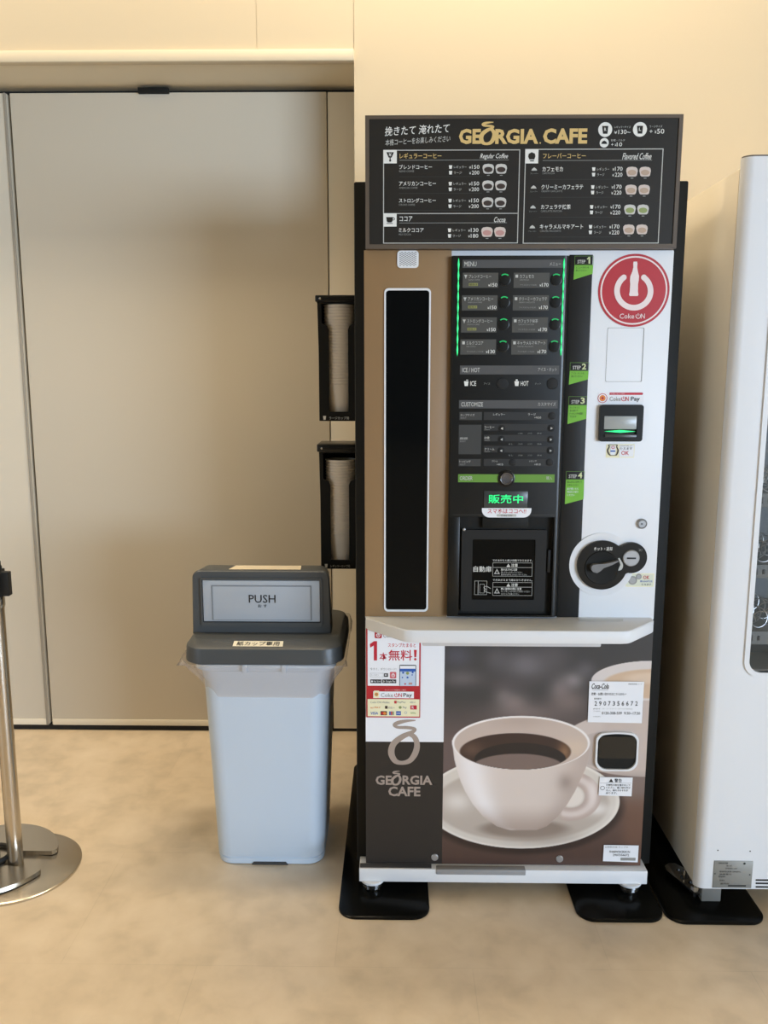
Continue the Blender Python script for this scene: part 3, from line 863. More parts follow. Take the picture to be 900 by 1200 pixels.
ms.text('1000円札が', 726, 521.6, 740.6, 523.4, PRINTG, 0, 3); ms.text('使えます', 726.2, 524, 740.8, 527, INK, 0.015, 3); ms.text('OK', 728, 528.4, 737, 533.2, REDP, 0.015, 3)
ms.build('banknote_sticker', fp)
# lock
X, Z = at(752, 613.6)
lk = MB().lathe([(0.0125, 0), (0.0125, -0.004), (0.0105, -0.006), (0.0095, -0.004), (0.009, -0.0055), (0.0, -0.0055)], (X, 0, Z), 'y', 28).build('lock', STEELP, fp)
MB().box(X - 0.0035, X + 0.0012, -0.0062, -0.005, Z - 0.0012, Z + 0.0016).build('keyhole', INK, lk)
# coin return knob with a coin slot beside it: figure-eight escutcheon
X1, Z1 = at(704.8, 661.4); X2, Z2 = at(738.6, 652.8)
R1, R2 = 29.2 * 0.00212, 18.2 * 0.00212
bs = MB().lathe([(R1 + 0.0183, 0.0), (R1 + 0.0183, -0.0029), (R1 * 0.5, -0.0029)], (X1, 0.0, Z1), 'y', 56).build('knob_surround', WHITE, fp)
# outline of two overlapping circles with a blended waist
dxx, dzz = X2 - X1, Z2 - Z1
L_ = math.hypot(dxx, dzz); th = math.atan2(dzz, dxx)
aa = math.acos(max(-1, min(1, (R1 ** 2 + L_ ** 2 - R2 ** 2) / (2 * R1 * L_)))); bb = math.acos(max(-1, min(1, (R2 ** 2 + L_ ** 2 - R1 ** 2) / (2 * R2 * L_))))
o1 = [(X1 + R1 * math.cos(t), Z1 + R1 * math.sin(t)) for t in np.linspace(th + aa + 0.06, th - aa - 0.06 + 2 * PI, 44)]
o2 = [(X2 + R2 * math.cos(t), Z2 + R2 * math.sin(t)) for t in np.linspace(th - PI + bb + 0.12, th + PI - bb - 0.12, 34)]
es = MB().prism(o1 + o2, -0.010, -0.001).build('coin_escutcheon', BLACK, fp)
kc = MB().lathe([(R1 * 0.68, -0.010), (R1 * 0.66, -0.012), (R1 * 0.60, -0.0115), (0, -0.0115)], (X1 - 0.002, 0, Z1 - 0.006), 'y', 40).build('return_knob', BLACKM, es)
lever = [(690.4, 661.5), (692.4, 659.2), (697, 658.6), (705, 658.2), (713, 656.6), (720.6, 654.6), (722, 655.4), (714, 659.6), (704.6, 663), (701, 666.4), (697, 668.8), (692.4, 667.6), (690, 664.6)]
MB().prism([at(*p) for p in lever], -0.026, -0.011).build('lever', mat('lever_grey', (124, 124, 124), 0.4), kc)
MB().lathe([(0.0205, -0.010), (0.0205, -0.013), (0.0185, -0.0145), (0.0, -0.0145)], (X2 - 0.001, 0, Z2), 'y', 36).build('coin_slot', STEELP, es)
MB().box(X2 - 0.012, X2 + 0.010, -0.0152, -0.0143, Z2 - 0.002, Z2 + 0.002, 0.0003).build('slot_opening', INK, es)
kn = Sheet(-0.010)
kn.text('ホット・返却', 696, 640.8, 717.6, 645.2, PRINTW, 0.01)
kn.build('knob_lettering', es)
kn = Sheet(-0.010)
kn.stroke([(725, 654, .9), (727, 658, 1.2), (728.4, 662, 1.6), (727, 666, 1.9), (724.4, 668.4, .3)], PRINTM, 2)
kn.build('turn_arrow', es)
kn = Sheet(-0.010)
kn.text('コイン', 748.6, 643, 752.6, 646, PRINTM)
kn.build('slot_lettering', es)
cs = Sheet(0.0)
cs.rect(733.6, 672, 766.4, 687.6, YELLOWP, 1, 0.002); cs.rect(734.6, 673, 765.4, 686.6, mat('pale_green_paper', (224, 228, 208), 0.5), 2)
cs.disc(741.2, 680, 5.2, PRINTG, 3); cs.disc(741.2, 680, 3.6, STEELP, 4); cs.disc(748.4, 675.6, 3.4, PRINTG, 3); cs.disc(748.4, 675.6, 2.2, STEELP, 4)
cs.text('OK', 753.6, 674.4, 761, 678.6, REDP, 0.015, 3); cs.text('新500円玉', 750, 680, 764.6, 682.2, BLUE, 0.01, 3); cs.text('使えます', 751.6, 683.6, 763, 686, INK, 0.012, 3)
cs.build('coin_sticker', fp)

# --- serving shelf
TZ, TY = 0.757, -0.118
sh_pts = [(-0.0765, 0.0), (-0.0765, -0.006)]
sh_pts += [(-0.072, -0.018), (0.016, -0.108), (0.026, -0.115), (0.045, TY)]
sh_pts += [(0.535, TY), (0.553, -0.115), (0.562, -0.109), (0.636, -0.030), (0.6405, -0.018), (0.6405, 0.0)]
top = [(x, y) for x, y in sh_pts]
m = MB()
ins = [(0.28 + (x - 0.28) * 0.992, y * 0.985) for x, y in sh_pts]
m.loft([[(x, y, TZ - 0.031) for x, y in ins], [(x, y, TZ - 0.028) for x, y in sh_pts], [(x, y, TZ - 0.003) for x, y in sh_pts], [(x, y, TZ) for x, y in ins]])
shelf = m.build('serving_shelf', WHITE, cm)
MB().box(0.065, 0.500, -0.070, 0.0, TZ - 0.055, TZ - 0.030, 0.003).build('shelf_bracket', mat('bracket_grey', (206, 206, 206), 0.4), shelf)
tp = MB()
tp.add([(x, y, TZ + 0.0006) for x, y in ((0.452, -0.035), (0.560, -0.035), (0.566, -0.014), (0.448, -0.012))], [(0, 1, 2, 3)])
tp.build('shelf_sticker', mat('clear_sticker_grey', (206, 208, 204), 0.4), shelf)

# --- lower door
LZ0, LZ1 = 0.078, 0.745
ld = MB().box(XL, XR, 0.002, 0.034, LZ0, LZ1, 0.002).build('lower_panel', BLACKM, cm)
lw = Sheet(0.002)
xs = at(519.6, 880, 0.002)[0]
zsplit = at(470, 869.2, 0.002)[1]
lw.poly([(XL + 0.0005, zsplit), (xs, zsplit), (xs, LZ1), (XL + 0.0005, LZ1)], PAPER, 1)
lw.poly([(XL + 0.0005, LZ0), (xs, LZ0), (xs, zsplit), (XL + 0.0005, zsplit)], mat('dark_brown_film', (42, 38, 35), 0.45), 1)
ox, oy = 415 + 195 / 4.8, 840 + 20 / 4.8
swirl(lw, ox, oy, 1 / 4.8, TAUPE)
lw.text('GE', 440.2, 908.6, 459, 919.6, TAUPE, 0.03); lw.text('RGIA', 471.6, 908.6, 506.6, 919.6, TAUPE, 0.03); swirl(lw, 458.6, 903.6, 0.066, TAUPE, fat=1.35)
lw.disc(509.2, 919, 0.7, TAUPE)
lw.text('CAFE', 455, 921.6, 492.6, 933, TAUPE, 0.03)
lw.build('logo_panel', ld)

# coffee picture printed on the right of the lower door: colours of the print on a fine grid
def coffee_picture():
    x1 = at(757.2, 890, 0.002)[0]
    nx, nz = 360, 420
    X = np.linspace(xs, x1, nx); Z = np.linspace(LZ0, LZ1, nz)
    XX, ZZ = np.meshgrid(X, Z)
    Yp = 0.002 - 0.0004
    P = np.stack([XX, np.full_like(XX, Yp), ZZ], -1) - CAM
    dd = P @ FW
    px = 450 + FPX * (P @ RT) / dd; py = 600 - FPX * (P @ UP) / dd
    u = (px - 510) * 3.4615; v = (py - 740) * 3.4615          # print coordinates
    def ss(a, b, t):
        t = np.clip((t - a) / (b - a), 0, 1); return t * t * (3 - 2 * t)
    def mixc(C, col, k): return C * (1 - k[..., None]) + np.array(col, float) * k[..., None]
    def ell(cx, cy, rx, ry): return np.sqrt(((u - cx) / rx) ** 2 + ((v - cy) / ry) ** 2)
    def blob(C, cx, cy, rx, ry, col, k): return mixc(C, col, k * np.exp(-(((u - cx) / rx) ** 2 + ((v - cy) / ry) ** 2)))
    C = np.zeros(u.shape + (3,)) + np.array([62, 61, 61.0])
    C = mixc(C, (104, 88, 84), ss(230, 480, v)); C = mixc(C, (92, 72, 64), ss(520, 760, v)); C = mixc(C, (78, 58, 50), ss(760, 930, v))
    for b in ((370, 135, 95, 60, (122, 116, 120), .8), (90, 100, 60, 45, (86, 86, 98), .7), (110, 190, 80, 35, (112, 104, 106), .7), (250, 110, 50, 50, (100, 96, 100), .6),
              (480, 100, 70, 60, (96, 90, 92), .6), (610, 155, 40, 35, (110, 104, 108), .6), (560, 200, 42, 34, (150, 142, 142), .75), (510, 235, 45, 50, (138, 126, 126), .7), (545, 285, 80, 50, (130, 114, 110), .7),
              (320, 290, 60, 45, (146, 132, 128), .7), (280, 260, 40, 40, (136, 124, 122), .6), (370, 330, 140, 40, (136, 120, 116), .6), (300, 215, 90, 30, (88, 80, 82), .5)):
        C = blob(C, *b)
    # cup and saucer behind, top right
    C = mixc(C, (200, 186, 178), 1 - ss(0.985, 1.015, ell(860, 455, 350, 135)))
    C = mixc(C, (172, 158, 150), (1 - ss(0.98, 1.02, ell(860, 480, 330, 90))) * 0.5)
    body = (u > 625 + (v - 200) * 0.15) * (v > 190) * (v < 560 - (u < 700) * 40)
    C = mixc(C, (196, 180, 170), ss(640, 690, u - (v - 200) * 0.12) * ss(180, 215, v) * (1 - ss(560, 590, v)))
    C = mixc(C, (214, 205, 200), 1 - ss(0.975, 1.0, ell(880, 200, 250, 82)))
    C = mixc(C, (206, 178, 150), 1 - ss(0.93, 1.05, ell(885, 212, 205, 60)))
    C = mixc(C, (222, 200, 178), (1 - ss(0.5, 1.0, ell(880, 190, 140, 30))) * 0.7)
    C = mixc(C, (150, 132, 122), ss(556, 600, v) * (1 - ss(640, 760, v)) * ss(600, 660, u) * 0.55)
    C = mixc(C, (118, 84, 66), ss(640, 720, v) * ss(720, 800, u) * 0.6)
    # front saucer
    es = ell(352, 690, 396, 190)
    C = mixc(C, (40, 30, 27), (1 - ss(0.98, 1.10, ell(352, 706, 396, 190))) * 0.7)
    sa = 1 - ss(0.992, 1.006, es)
    C = mixc(C, (212, 203, 192), sa)
    C = mixc(C, (228, 220, 210), sa * ss(0.94, 0.985, es))
    C = mixc(C, (178, 164, 152), sa * (1 - ss(0.86, 0.93, ell(352, 700, 396, 168))) * 0.8)
    C = mixc(C, (224, 216, 208), sa * np.exp(-((u - 90) / 60) ** 2 - ((v - 690) / 40) ** 2) * 0.9)
    C = mixc(C, (232, 226, 220), sa * np.exp(-((u - 650) / 60) ** 2 - ((v - 720) / 26) ** 2) * 0.9)
    C = mixc(C, (128, 112, 100), sa * (1 - ss(0.7, 1.15, ell(360, 800, 190, 38))) * 0.8)
    C = mixc(C, (150, 134, 122), sa * np.exp(-((u - 420) / 150) ** 2 - ((v - 835) / 30) ** 2) * 0.6)
    # handle
    def handle(cx, cy, rx, ry, wd):
        e = ell(cx, cy, rx, ry); return np.abs(e - 1) * min(rx, ry) - wd
    hd = handle(548, 668, 92, 74, 26)
    hm = (1 - ss(-3, 3, hd)) * ss(500, 520, u)
    hole = (1 - ss(0.5, 0.74, ell(548, 668, 92, 74))) * ss(515, 540, u)
    C = mixc(C, (226, 216, 206), hole)
    C = mixc(C, (186, 166, 156), hm)
    C = mixc(C, (216, 202, 194), hm * np.exp(-(hd + 24) ** 2 / 130.0))
    C = mixc(C, (228, 216, 210), hm * np.exp(-((u - 640) / 20) ** 2 - ((v - 650) / 60) ** 2) * 0.8)
    C = mixc(C, (158, 138, 128), hm * np.exp(-((u - 530) / 30) ** 2 - ((v - 610) / 30) ** 2) * 0.8)
    # cup body
    vb = np.array([440, 520, 560, 610, 650, 700, 750, 790, 806.0]); lb = np.array([68, 78, 88, 104, 122, 152, 194, 250, 300.0]); rb = np.array([630, 622, 608, 585, 566, 536, 498, 452, 410.0])
    L = np.interp(v, vb, lb); Rr = np.interp(v, vb, rb)
    cb = ss(-2, 2, u - L) * ss(-2, 2, Rr - u) * (v > 440) * (1 - ss(800 - 3, 810, v + ((u - 350) / 100) ** 2 * 3))
    C = mixc(C, (214, 200, 190), cb)
    tt = np.clip((u - L) / np.maximum(Rr - L, 1), 0, 1)
    C = mixc(C, (238, 232, 230), cb * np.exp(-((tt - 0.12) / 0.13) ** 2) * 0.95)
    C = mixc(C, (176, 158, 148), cb * np.exp(-((tt - 1.0) / 0.16) ** 2) * 0.7)
    C = mixc(C, (158, 138, 126), cb * ss(690, 815, v) * 0.75)
    C = mixc(C, (150, 132, 122), cb * np.exp(-((u - 530) / 30) ** 2 - ((v - 612) / 34) ** 2) * 0.7)
    # rim, inner wall, coffee
    er = ell(348, 452, 281, 110)
    C = mixc(C, (236, 230, 226), 1 - ss(0.985, 1.005, er))
    inn = 1 - ss(0.96, 0.985, ell(348, 455, 278, 108))
    C = mixc(C, (196, 178, 166), inn)
    C = mixc(C, (176, 156, 144), inn * np.exp(-((u - 350) / 120) ** 2 - ((v - 365) / 30) ** 2) * 0.6)
    C = mixc(C, (212, 190, 168), inn * np.exp(-((u - 570) / 60) ** 2 - ((v - 470) / 40) ** 2) * 0.8)
    cf = inn * (1 - ss(0.97, 1.02, ell(325, 488, 226, 76)))
    C = mixc(C, (62, 46, 40), cf)
    C = mixc(C, (104, 80, 66), cf * np.exp(-((u - 150) / 45) ** 2 - ((v - 480) / 30) ** 2) * 0.8)
    C = mixc(C, (150, 112, 80), cf * np.exp(-((u - 525) / 28) ** 2 - ((v - 490) / 40) ** 2) * 0.8)
    cre = cf * (1 - ss(0.98, 1.03, ell(345, 520, 185, 68))) 
    C = mixc(C, (42, 36, 34), cre)
    C = mixc(C, (122, 104, 96), cf * (1 - ss(0.97, 1.04, ell(335, 556, 190, 60))))
    C = np.clip(C * 1.04, 0, 255) / 255
    Cl = np.where(C <= 0.04045, C / 12.92, ((C + 0.055) / 1.055) ** 2.4)
    me = bpy.data.meshes.new('coffee_picture')
    o_ = off(ld)
    V = np.stack([XX - o_.x, np.full_like(XX, Yp - o_.y), ZZ - o_.z], -1).reshape(-1, 3)
    F = [(j * nx + i, j * nx + i + 1, (j + 1) * nx + i + 1, (j + 1) * nx + i) for j in range(nz - 1) for i in range(nx - 1)]
    me.from_pydata(V.tolist(), [], F)
    at_ = me.color_attributes.new('print', 'FLOAT_COLOR', 'POINT')
    at_.data.foreach_set('color', np.concatenate([Cl, np.ones(Cl.shape[:2] + (1,))], -1).reshape(-1).astype(np.float32))
    m = mat('picture_print', (128, 128, 128), 0.4)
    n = m.node_tree.nodes.new('ShaderNodeVertexColor'); n.layer_name = 'print'
    m.node_tree.links.new(n.outputs['Color'], m.node_tree.nodes['Principled BSDF'].inputs['Base Color'])
    me.materials.append(m)
    me.update()
    o = bpy.data.objects.new('coffee_picture', me)
    COL.objects.link(o)
    o.parent = ld
    o['label'] = 'printed picture of a white coffee cup on a saucer'
coffee_picture()

# promo poster
po = Sheet(-0.0005)
po.rect(429.2, 733, 492.8, 840.8, RED, 1)
po.rect(430.8, 735, 491.2, 803.6, PAPER, 2); po.rect(430.8, 819.2, 491.4, 839.4, YELLOWP, 2)
po.rect(439, 740, 447.4, 747.8, RED, 3, 0.003); po.disc(443.2, 744.2, 2.4, PAPER, 4, 1.6); po.rect(442.7, 741, 443.7, 744.6, PAPER, 5)
po.text('Coke', 448.8, 741.4, 462, 747.2, PRINTG, 0.004, 3); po.text('ON', 464, 741.4, 475, 747.2, REDP, 0.004, 3)
po.text('スタンプたまると', 454.7, 753.6, 487.3, 758.2, REDP, 0.012, 3)
po.px([(433.4, 754.6), (438.4, 751.2), (441.9, 751.2), (441.9, 773.8), (438.1, 773.8), (438.1, 756.4), (433.8, 758.8)], REDP, 3); po.text('本', 444.6, 764.6, 453.8, 773.8, REDP, 0.014, 3); po.text('無料', 455.2, 761.4, 483.2, 774, REDP, 0.02, 3); po.px([(485, 761.4), (488.4, 761.4), (487.8, 770), (485.6, 770)], REDP, 3); po.disc(486.7, 772.4, 1.5, REDP, 3)
po.text('今すぐ、ダウンロード!', 433.8, 782.4, 464.4, 785.4, PRINTG, 0.005, 3)
po.frame(433.8, 788.6, 449.4, 793.2, 0.3, PRINTG, 3); po.text('コークオン', 434.8, 789.8, 444, 792, PRINTG, 0, 3)
po.rect(450, 788.8, 454.8, 793, INK, 3, 0.001); po.disc(452.2, 790.8, 1.1, PAPER, 4, 0.6)
po.rect(457, 787.2, 464.4, 794.8, mat('pink_ink', (208, 96, 104), 0.5), 3, 0.002); po.disc(460.7, 791.2, 2.1, PAPER, 4, 1.5); po.rect(460.3, 788.4, 461.1, 791.4, PAPER, 5)
po.rect(434, 796, 447, 800.4, INK, 3, 0.001); po.text('App Store', 437.6, 797, 446.2, 799.6, PAPER, 0, 4); po.rect(435, 797.2, 436.8, 799.2, PAPER, 4, 0.001)
po.rect(447.9, 796, 464.4, 800.4, INK, 3, 0.001); po.text('Google Play', 452, 797, 463.4, 799.8, PAPER, 0, 4); po.px([(449.2, 796.8), (451.2, 798.2), (449.2, 799.6)], PRINTM, 4)
po.rect(468, 779, 487.6, 803.6, INK, 3, 0.002); po.rect(468.7, 780, 486.9, 783.4, PAPER, 4); po.rect(468.7, 783.4, 486.9, 803.6, mat('pale_blue_ink', (196, 212, 232), 0.5), 4); po.rect(468.7, 783.4, 486.9, 786.6, BLUE, 5)
for x, y, r, mm in ((472.4, 788, 1.3, BLUE), (477.6, 788.6, 1.9, MATCHA), (483.6, 787.6, 1.2, BLUE), (471.6, 793.6, .9, BLUE), (477.6, 793.6, 1.2, BLUE), (483, 790.6, .8, BLUE), (474.8, 801.2, 1, REDP)):
    po.disc(x, y, r, mm, 5, n=14)
po.rect(479, 799.6, 483, 802, COCOA, 5)
po.text('キャッシュレスで自販機がもっと便利に', 451, 807.6, 476, 809.2, PINKW, 0, 3)
po.rect(437.4, 810.2, 485, 818, PAPER, 3); po.rect(438, 809, 444.4, 817.6, YELLOWP, 4, 0.002); po.disc(441.2, 813.4, 2.2, ORANGE, 5); po.disc(441.2, 813.4, 1.1, MATCHA, 6)
coke_on(po, 446.4, 812, 471, 816.6, PRINTG, REDP, 4); po.text('Pay', 472.6, 812, 482.8, 817.6, INK, 0.012, 4)
po.text('Coke ON Wallet', 434, 821.6, 456.6, 824, PRINTG, 0.005, 3); po.rect(462, 821, 464.8, 824.2, REDP, 3); po.text('PayPay', 465.4, 821.6, 475.4, 824.2, PRINTG, 0.01, 3); po.text('d払い', 480.4, 821.6, 487, 824, PRINTG, 0.01, 3)
po.text('au PAY', 434, 827.8, 446, 830, ORANGE, 0.01, 3); po.rect(451.2, 827, 454.2, 830.4, COFFEE, 3); po.text('iD払い', 455, 827.6, 462.4, 830.4, PRINTG, 0.01, 3); po.disc(469, 828.8, 1.7, MATCHA, 3); po.text('Pay', 472, 827.6, 476.6, 830.6, PRINTG, 0.01, 3); po.rect(481, 826.4, 488.4, 831.2, REDP, 3)
po.text('R', 482.6, 827.2, 485, 830.4, PAPER, 0.01, 4)
po.text('VISA', 434.4, 834, 443, 837.2, BLUE, 0.02, 3, shear=.15)
po.rect(446, 833.2, 453.4, 838, COFFEE, 3); po.disc(448.6, 835.6, 1.9, REDP, 4); po.disc(450.8, 835.6, 1.9, ORANGE, 5)
po.rect(456, 833.2, 461.8, 838, PAPER, 3); po.rect(456.2, 833.4, 457.8, 837.8, BLUE, 4); po.rect(458.1, 833.4, 459.7, 837.8, REDP, 4); po.rect(460, 833.4, 461.6, 837.8, MATCHA, 4)
po.rect(464.2, 833.2, 469.8, 838, BLUE, 3); po.text('AMEX', 464.7, 834.6, 469.3, 836.6, PAPER, 0, 4); po.disc(475.4, 835, 1.7, PRINTM, 3, 1.0); po.text('QUICPay', 481, 834.6, 487.4, 836.6, MATS['step_number_ink'], 0.0, 3); po.text('QUICPay', 481.1, 834.6, 487.4, 836.6, GREENB, 0, 4)
po.build('promo_poster', ld, 'red-edged poster')

# company sticker, coin return, warning and rating labels
inf = Sheet(-0.0005)
inf.px([(690.6, 798.2), (754.8, 798.8), (752, 847.4), (688.6, 846.2)], PAPER, 2)
inf.text('Coca-Cola', 693.3, 800.7, 713.4, 807.2, INK, 0.02, 3, shear=0.3); line(inf, 693.4, 712.6, 808.4, PRINTG, .4, 3)
inf.text('故障・お問い合わせはこちらから→', 692.9, 811.4, 734, 814.8, INK, 0.012, 3)
inf.text('自動販売機コード', 736.4, 800.8, 752.4, 802.2, INK, 0, 3)
inf.text('管理番号', 696, 817.6, 704.6, 819.6, INK, 0, 3)
for i, ch in enumerate('2907356672'):
    x = 696.6 + i * 5.3
    inf.text(ch, x, 821.6, x + 2.9, 826.8, INK, 0.012, 3)
inf.text('お問い合わせ先', 695, 829.6, 703, 831.2, INK, 0, 3); inf.text('コカ・コーラ ボトラーズジャパン株式会社', 705, 829.8, 741, 831.2, PRINTG, 0, 3)
inf.text('フリーダイヤル', 695, 832.4, 703.4, 834, INK, 0, 3); inf.text('0120-308-509  9:30~17:30', 705, 834, 750, 837.2, INK, 0.008, 3); inf.text('(土日祝も受付)', 695, 838.8, 703.6, 840.4, PRINTG, 0, 3)
inf.build('service_sticker', ld)
cr = rect(697.6, 857.2, 747.4, 902.6, -0.0005)
def squircle(a, g=0.0):
    x0, z0, x1, z1 = a[0] + g, a[1] + g, a[2] - g, a[3] - g
    lo = rr(x0, z0, x1, z1, (0.026, 0.026, 0.018, 0.018), 7)
    return [(x, z - (0.006 * (abs(x - (x0 + x1) / 2) / ((x1 - x0) / 2)) ** 2 if z > (z0 + z1) / 2 else 0)) for x, z in lo[:16]] + [(x, z - 0.006 * (abs(x - (x0 + x1) / 2) / ((x1 - x0) / 2)) ** 2) for x, z in lo[16:24]] + [((x1 - 0.018) + (x0 + 0.018 - x1 + 0.018) * i / 8, z1 - 0.006 * (abs(((x1 - 0.018) + (x0 + 0.018 - x1 + 0.018) * i / 8) - (x0 + x1) / 2) / ((x1 - x0) / 2)) ** 2) for i in range(1, 8)] + [(x, z - 0.006 * (abs(x - (x0 + x1) / 2) / ((x1 - x0) / 2)) ** 2) for x, z in lo[24:]]
crl = MB().prism([squircle(cr), squircle(cr, 0.0045)], -0.006, 0.004).build('coin_return', WHITE, ld)
MB().prism(squircle(cr, 0.005), -0.0015, 0.001).build('cup_recess', BLACKM, crl)
A = (cr[0] + 0.008, cr[1] + 0.034, cr[2] - 0.008, cr[3] - 0.012)
MB().prism(rr(*A, 0.006), -0.005, -0.001).build('return_flap', mat('smoked_flap', (38, 39, 38), 0.12), crl)
wa = Sheet(-0.0005)
wa.px([(702.8, 910.4), (741.4, 911), (740, 933), (701.4, 932)], PAPER, 2)
wa.text('警告', 720, 912.2, 728.6, 916.6, INK, 0.02, 3); wa.px([(713.4, 916.4), (718.6, 916.4), (716, 912.2)], INK, 3); line(wa, 703, 740, 917.4, PRINTG, .3, 3)
for i, t in enumerate(('可燃性の物を置かないで', 'ください。重い物を載せ', 'ない。倒れるおそれが', 'あります。')):
    wa.text(t, 710, 918.6 + i * 3.1, 710 + len(t) * 2.6, 921 + i * 3.1, INK, 0.005, 3)
wa.disc(706, 923.2, 2.6, INK, 3, 2.1)
wa.build('warning_label', ld)
rt = Sheet(-0.0005)
rt.px([(707.6, 990), (748.4, 990.6), (747.2, 1010.4), (706.4, 1009)], PAPER, 2)
rt.text('自動販売機 カップ式', 709, 991.4, 736, 993.4, PRINTG, 0, 3); rt.text('FHA8W76CB2A1N', 714, 996.6, 738, 999.2, INK, 0.01, 3); rt.text('2907356672', 718, 1000.4, 737, 1003, INK, 0.01, 3)
rt.rect(727, 1004.8, 744.6, 1008.2, PRINTG, 3)
rt.build('rating_label', ld)
for x, y in ((509.4, 1004.8), (655.8, 1006.6)):
    X, Z = at(x, y, 0)
    MB().lathe([(0.0095, 0.0), (0.0095, -0.0025), (0.0075, -0.004), (0.0, -0.0042)], (X, 0.002, Z), 'y', 20).build('screw', STEELP, ld)
# bottom sill with a grey grip
sill = MB().box(-0.0945, 0.660, -0.022, 0.05, 0.0395, 0.0765, 0.0015).build('sill', WHITE, cm)
gp = at(511.5, 1016, -0.034)[0], at(617, 1016, -0.034)[0]
MB().box(gp[0], gp[1], -0.0255, -0.005, 0.0635, 0.0785, 0.002).build('sill_grip', mat('grip_grey', (150, 150, 150), 0.45), sill)
MB().box(-0.0935, gp[0] - 0.012, -0.018, 0.001, 0.0765, 0.078).build('sill_plate', mat('plate_grey', (120, 120, 122), 0.35, 0.6), sill)
# levelling feet
for fx in (-0.060, 0.618):
    for fy in (-0.003, 0.60):
        f = MB().lathe([(0.019, 0.0), (0.021, 0.002), (0.024, 0.008), (0.027, 0.012), (0.027, 0.0165), (0.024, 0.018), (0.030, 0.021), (0.030, 0.0255), (0.020, 0.027)], (fx, fy, 0.008), 'z', 28)
        f.lathe([(0.020, 0.0265), (0.031, 0.0265), (0.032, 0.028), (0.032, 0.0335)], (fx, fy, 0.008), 'z', 28, 1)
        f.box(fx - 0.012, fx + 0.012, fy - 0.012, fy + 0.012, 0.0375, 0.075)
        f.build('levelling_foot', [CHROME, WHITE], cm)

# ================================================================== cup dispensers on the machine's left side
def dispenser(z0, z1, label, cap_h, word, cup_top, n, cup_label, group):
    Y0, Y1, x0, x1 = 0.33, 0.452, -0.2215, -0.1020
    t = thing('cup_dispenser', label, 'cup dispenser', ((x0 + x1) / 2, Y0, z0))
    xc = (x0 + x1) / 2 - 0.001
    wn_, ww = 0.0268, 0.0465
    zw = cup_top
    m = MB()
    zs = z0 + 0.026
    ztop = z1 - 0.004
    hole = [(xc - wn_, zs), (xc + wn_, zs)]
    hole += [(xc + wn_, zw - 0.070), (xc + wn_ + 0.004, zw - 0.060), (xc + ww, zw - 0.052), (xc + ww, ztop), (xc - ww, ztop), (xc - ww, zw - 0.052), (xc - wn_ - 0.004, zw - 0.060), (xc - wn_, zw - 0.070)]
    xb = x0 + 0.007
    m.prism([[(xb, z0), (x1, z0), (x1, z1), (x0 + 0.001, z1)], hole], Y0, Y0 + 0.004)
    m.box(x0 + 0.003, x0 + 0.007, Y0 + 0.004, Y1, z0, z1)
    m.box(x1 - 0.004, x1, Y0 + 0.004, Y1, z0, z1)
    m.box(x0 + 0.007, x1 - 0.004, Y1 - 0.004, Y1, z0, z1)
    m.box(x0 + 0.007, x1 - 0.004, Y0 + 0.004, Y1 - 0.004, z0, z0 + 0.018)
    m.build('housing', BLACKM, t)
    cp = MB().box(x0 - 0.004, x1, Y0 - 0.010, Y1 + 0.002, z1, z1 + cap_h, 0.003).box(x0 + 0.004, x1, Y0 - 0.0125, Y0 - 0.009, z1 + cap_h * 0.45, z1 + cap_h * 0.6).build('cap', BLACK, t)
    MB().lathe([(0.003, 0), (0.003, -0.003), (0.0, -0.004)], (x0 + 0.010, Y0 - 0.0095, z1 + cap_h * 0.5), 'y', 12).build('rivet', CHROME, cp)
    s = Sheet(Y0)
    def bx(u0, v0, u1, v1): return u0, v0, u1, v1
    X0 = x0 + 0.018; zl = z0 + 0.0085
    s.poly([(X0 - 0.0042, zl + 0.006), (X0 + 0.0042, zl + 0.006), (X0 + 0.003, zl - 0.005), (X0 - 0.003, zl - 0.005)], PRINTW, 2)
    vs_, fs = text_mesh(word, 0.012)
    A = np.array(vs_); mn, mx = A.min(0), A.max(0)
    U = x0 + 0.031 + (A[:, 0] - mn[0]) / (mx[0] - mn[0]) * 0.056; V = zl - 0.0045 + (A[:, 1] - mn[1]) / (mx[1] - mn[1]) * 0.0085
    s.mb.add([(a_, Y0 - 0.0008, b_) for a_, b_ in zip(U, V)], fs, s.mi(PRINTM))
    s.build('lettering', t)
    # nested paper cups
    yc = Y0 + 0.0055 + 0.0445
    zb = z0 + 0.018
    R = 0.0445
    H = 0.085
    pitch = (cup_top - zb - H) / (n - 1)
    pr = [(R * 0.72, 0.004), (R * 0.72, 0.0), (R * 0.735, 0.0), (R * 0.955, H - 0.004), (R * 0.985, H - 0.0045), (R, H - 0.0025), (R * 0.985, H - 0.0005), (R * 0.955, H), (R * 0.935, H - 0.002), (R * 0.715, 0.004), (0.0, 0.004)]
    first = None
    for i in range(n):
        if first is None:
            first = MB().lathe(pr, (0, 0, 0), 'z', 32).build('paper_cup', CUPW)
            o = first
        else:
            o = first.copy(); COL.objects.link(o)
        o.location = (xc, yc, zb + i * pitch)
        last = (i == n - 1)
        tag(o, cup_label, 'paper cup', group)
dispenser(1.229, 1.556, 'upper of two black cup dispensers on the coffee machine side, full of large cups', 0.018, 'ラージカップ用', 1.552, 27,
          'white paper cup nested in the stack inside the upper black cup dispenser', 'paper cups in the upper dispenser')
dispenser(0.801, 1.142, 'lower of two black cup dispensers on the coffee machine side, just above the bin', 0.022, 'レギュラーカップ用', 1.117, 27,
          'white paper cup nested in the stack inside the lower black cup dispenser', 'paper cups in the lower dispenser')

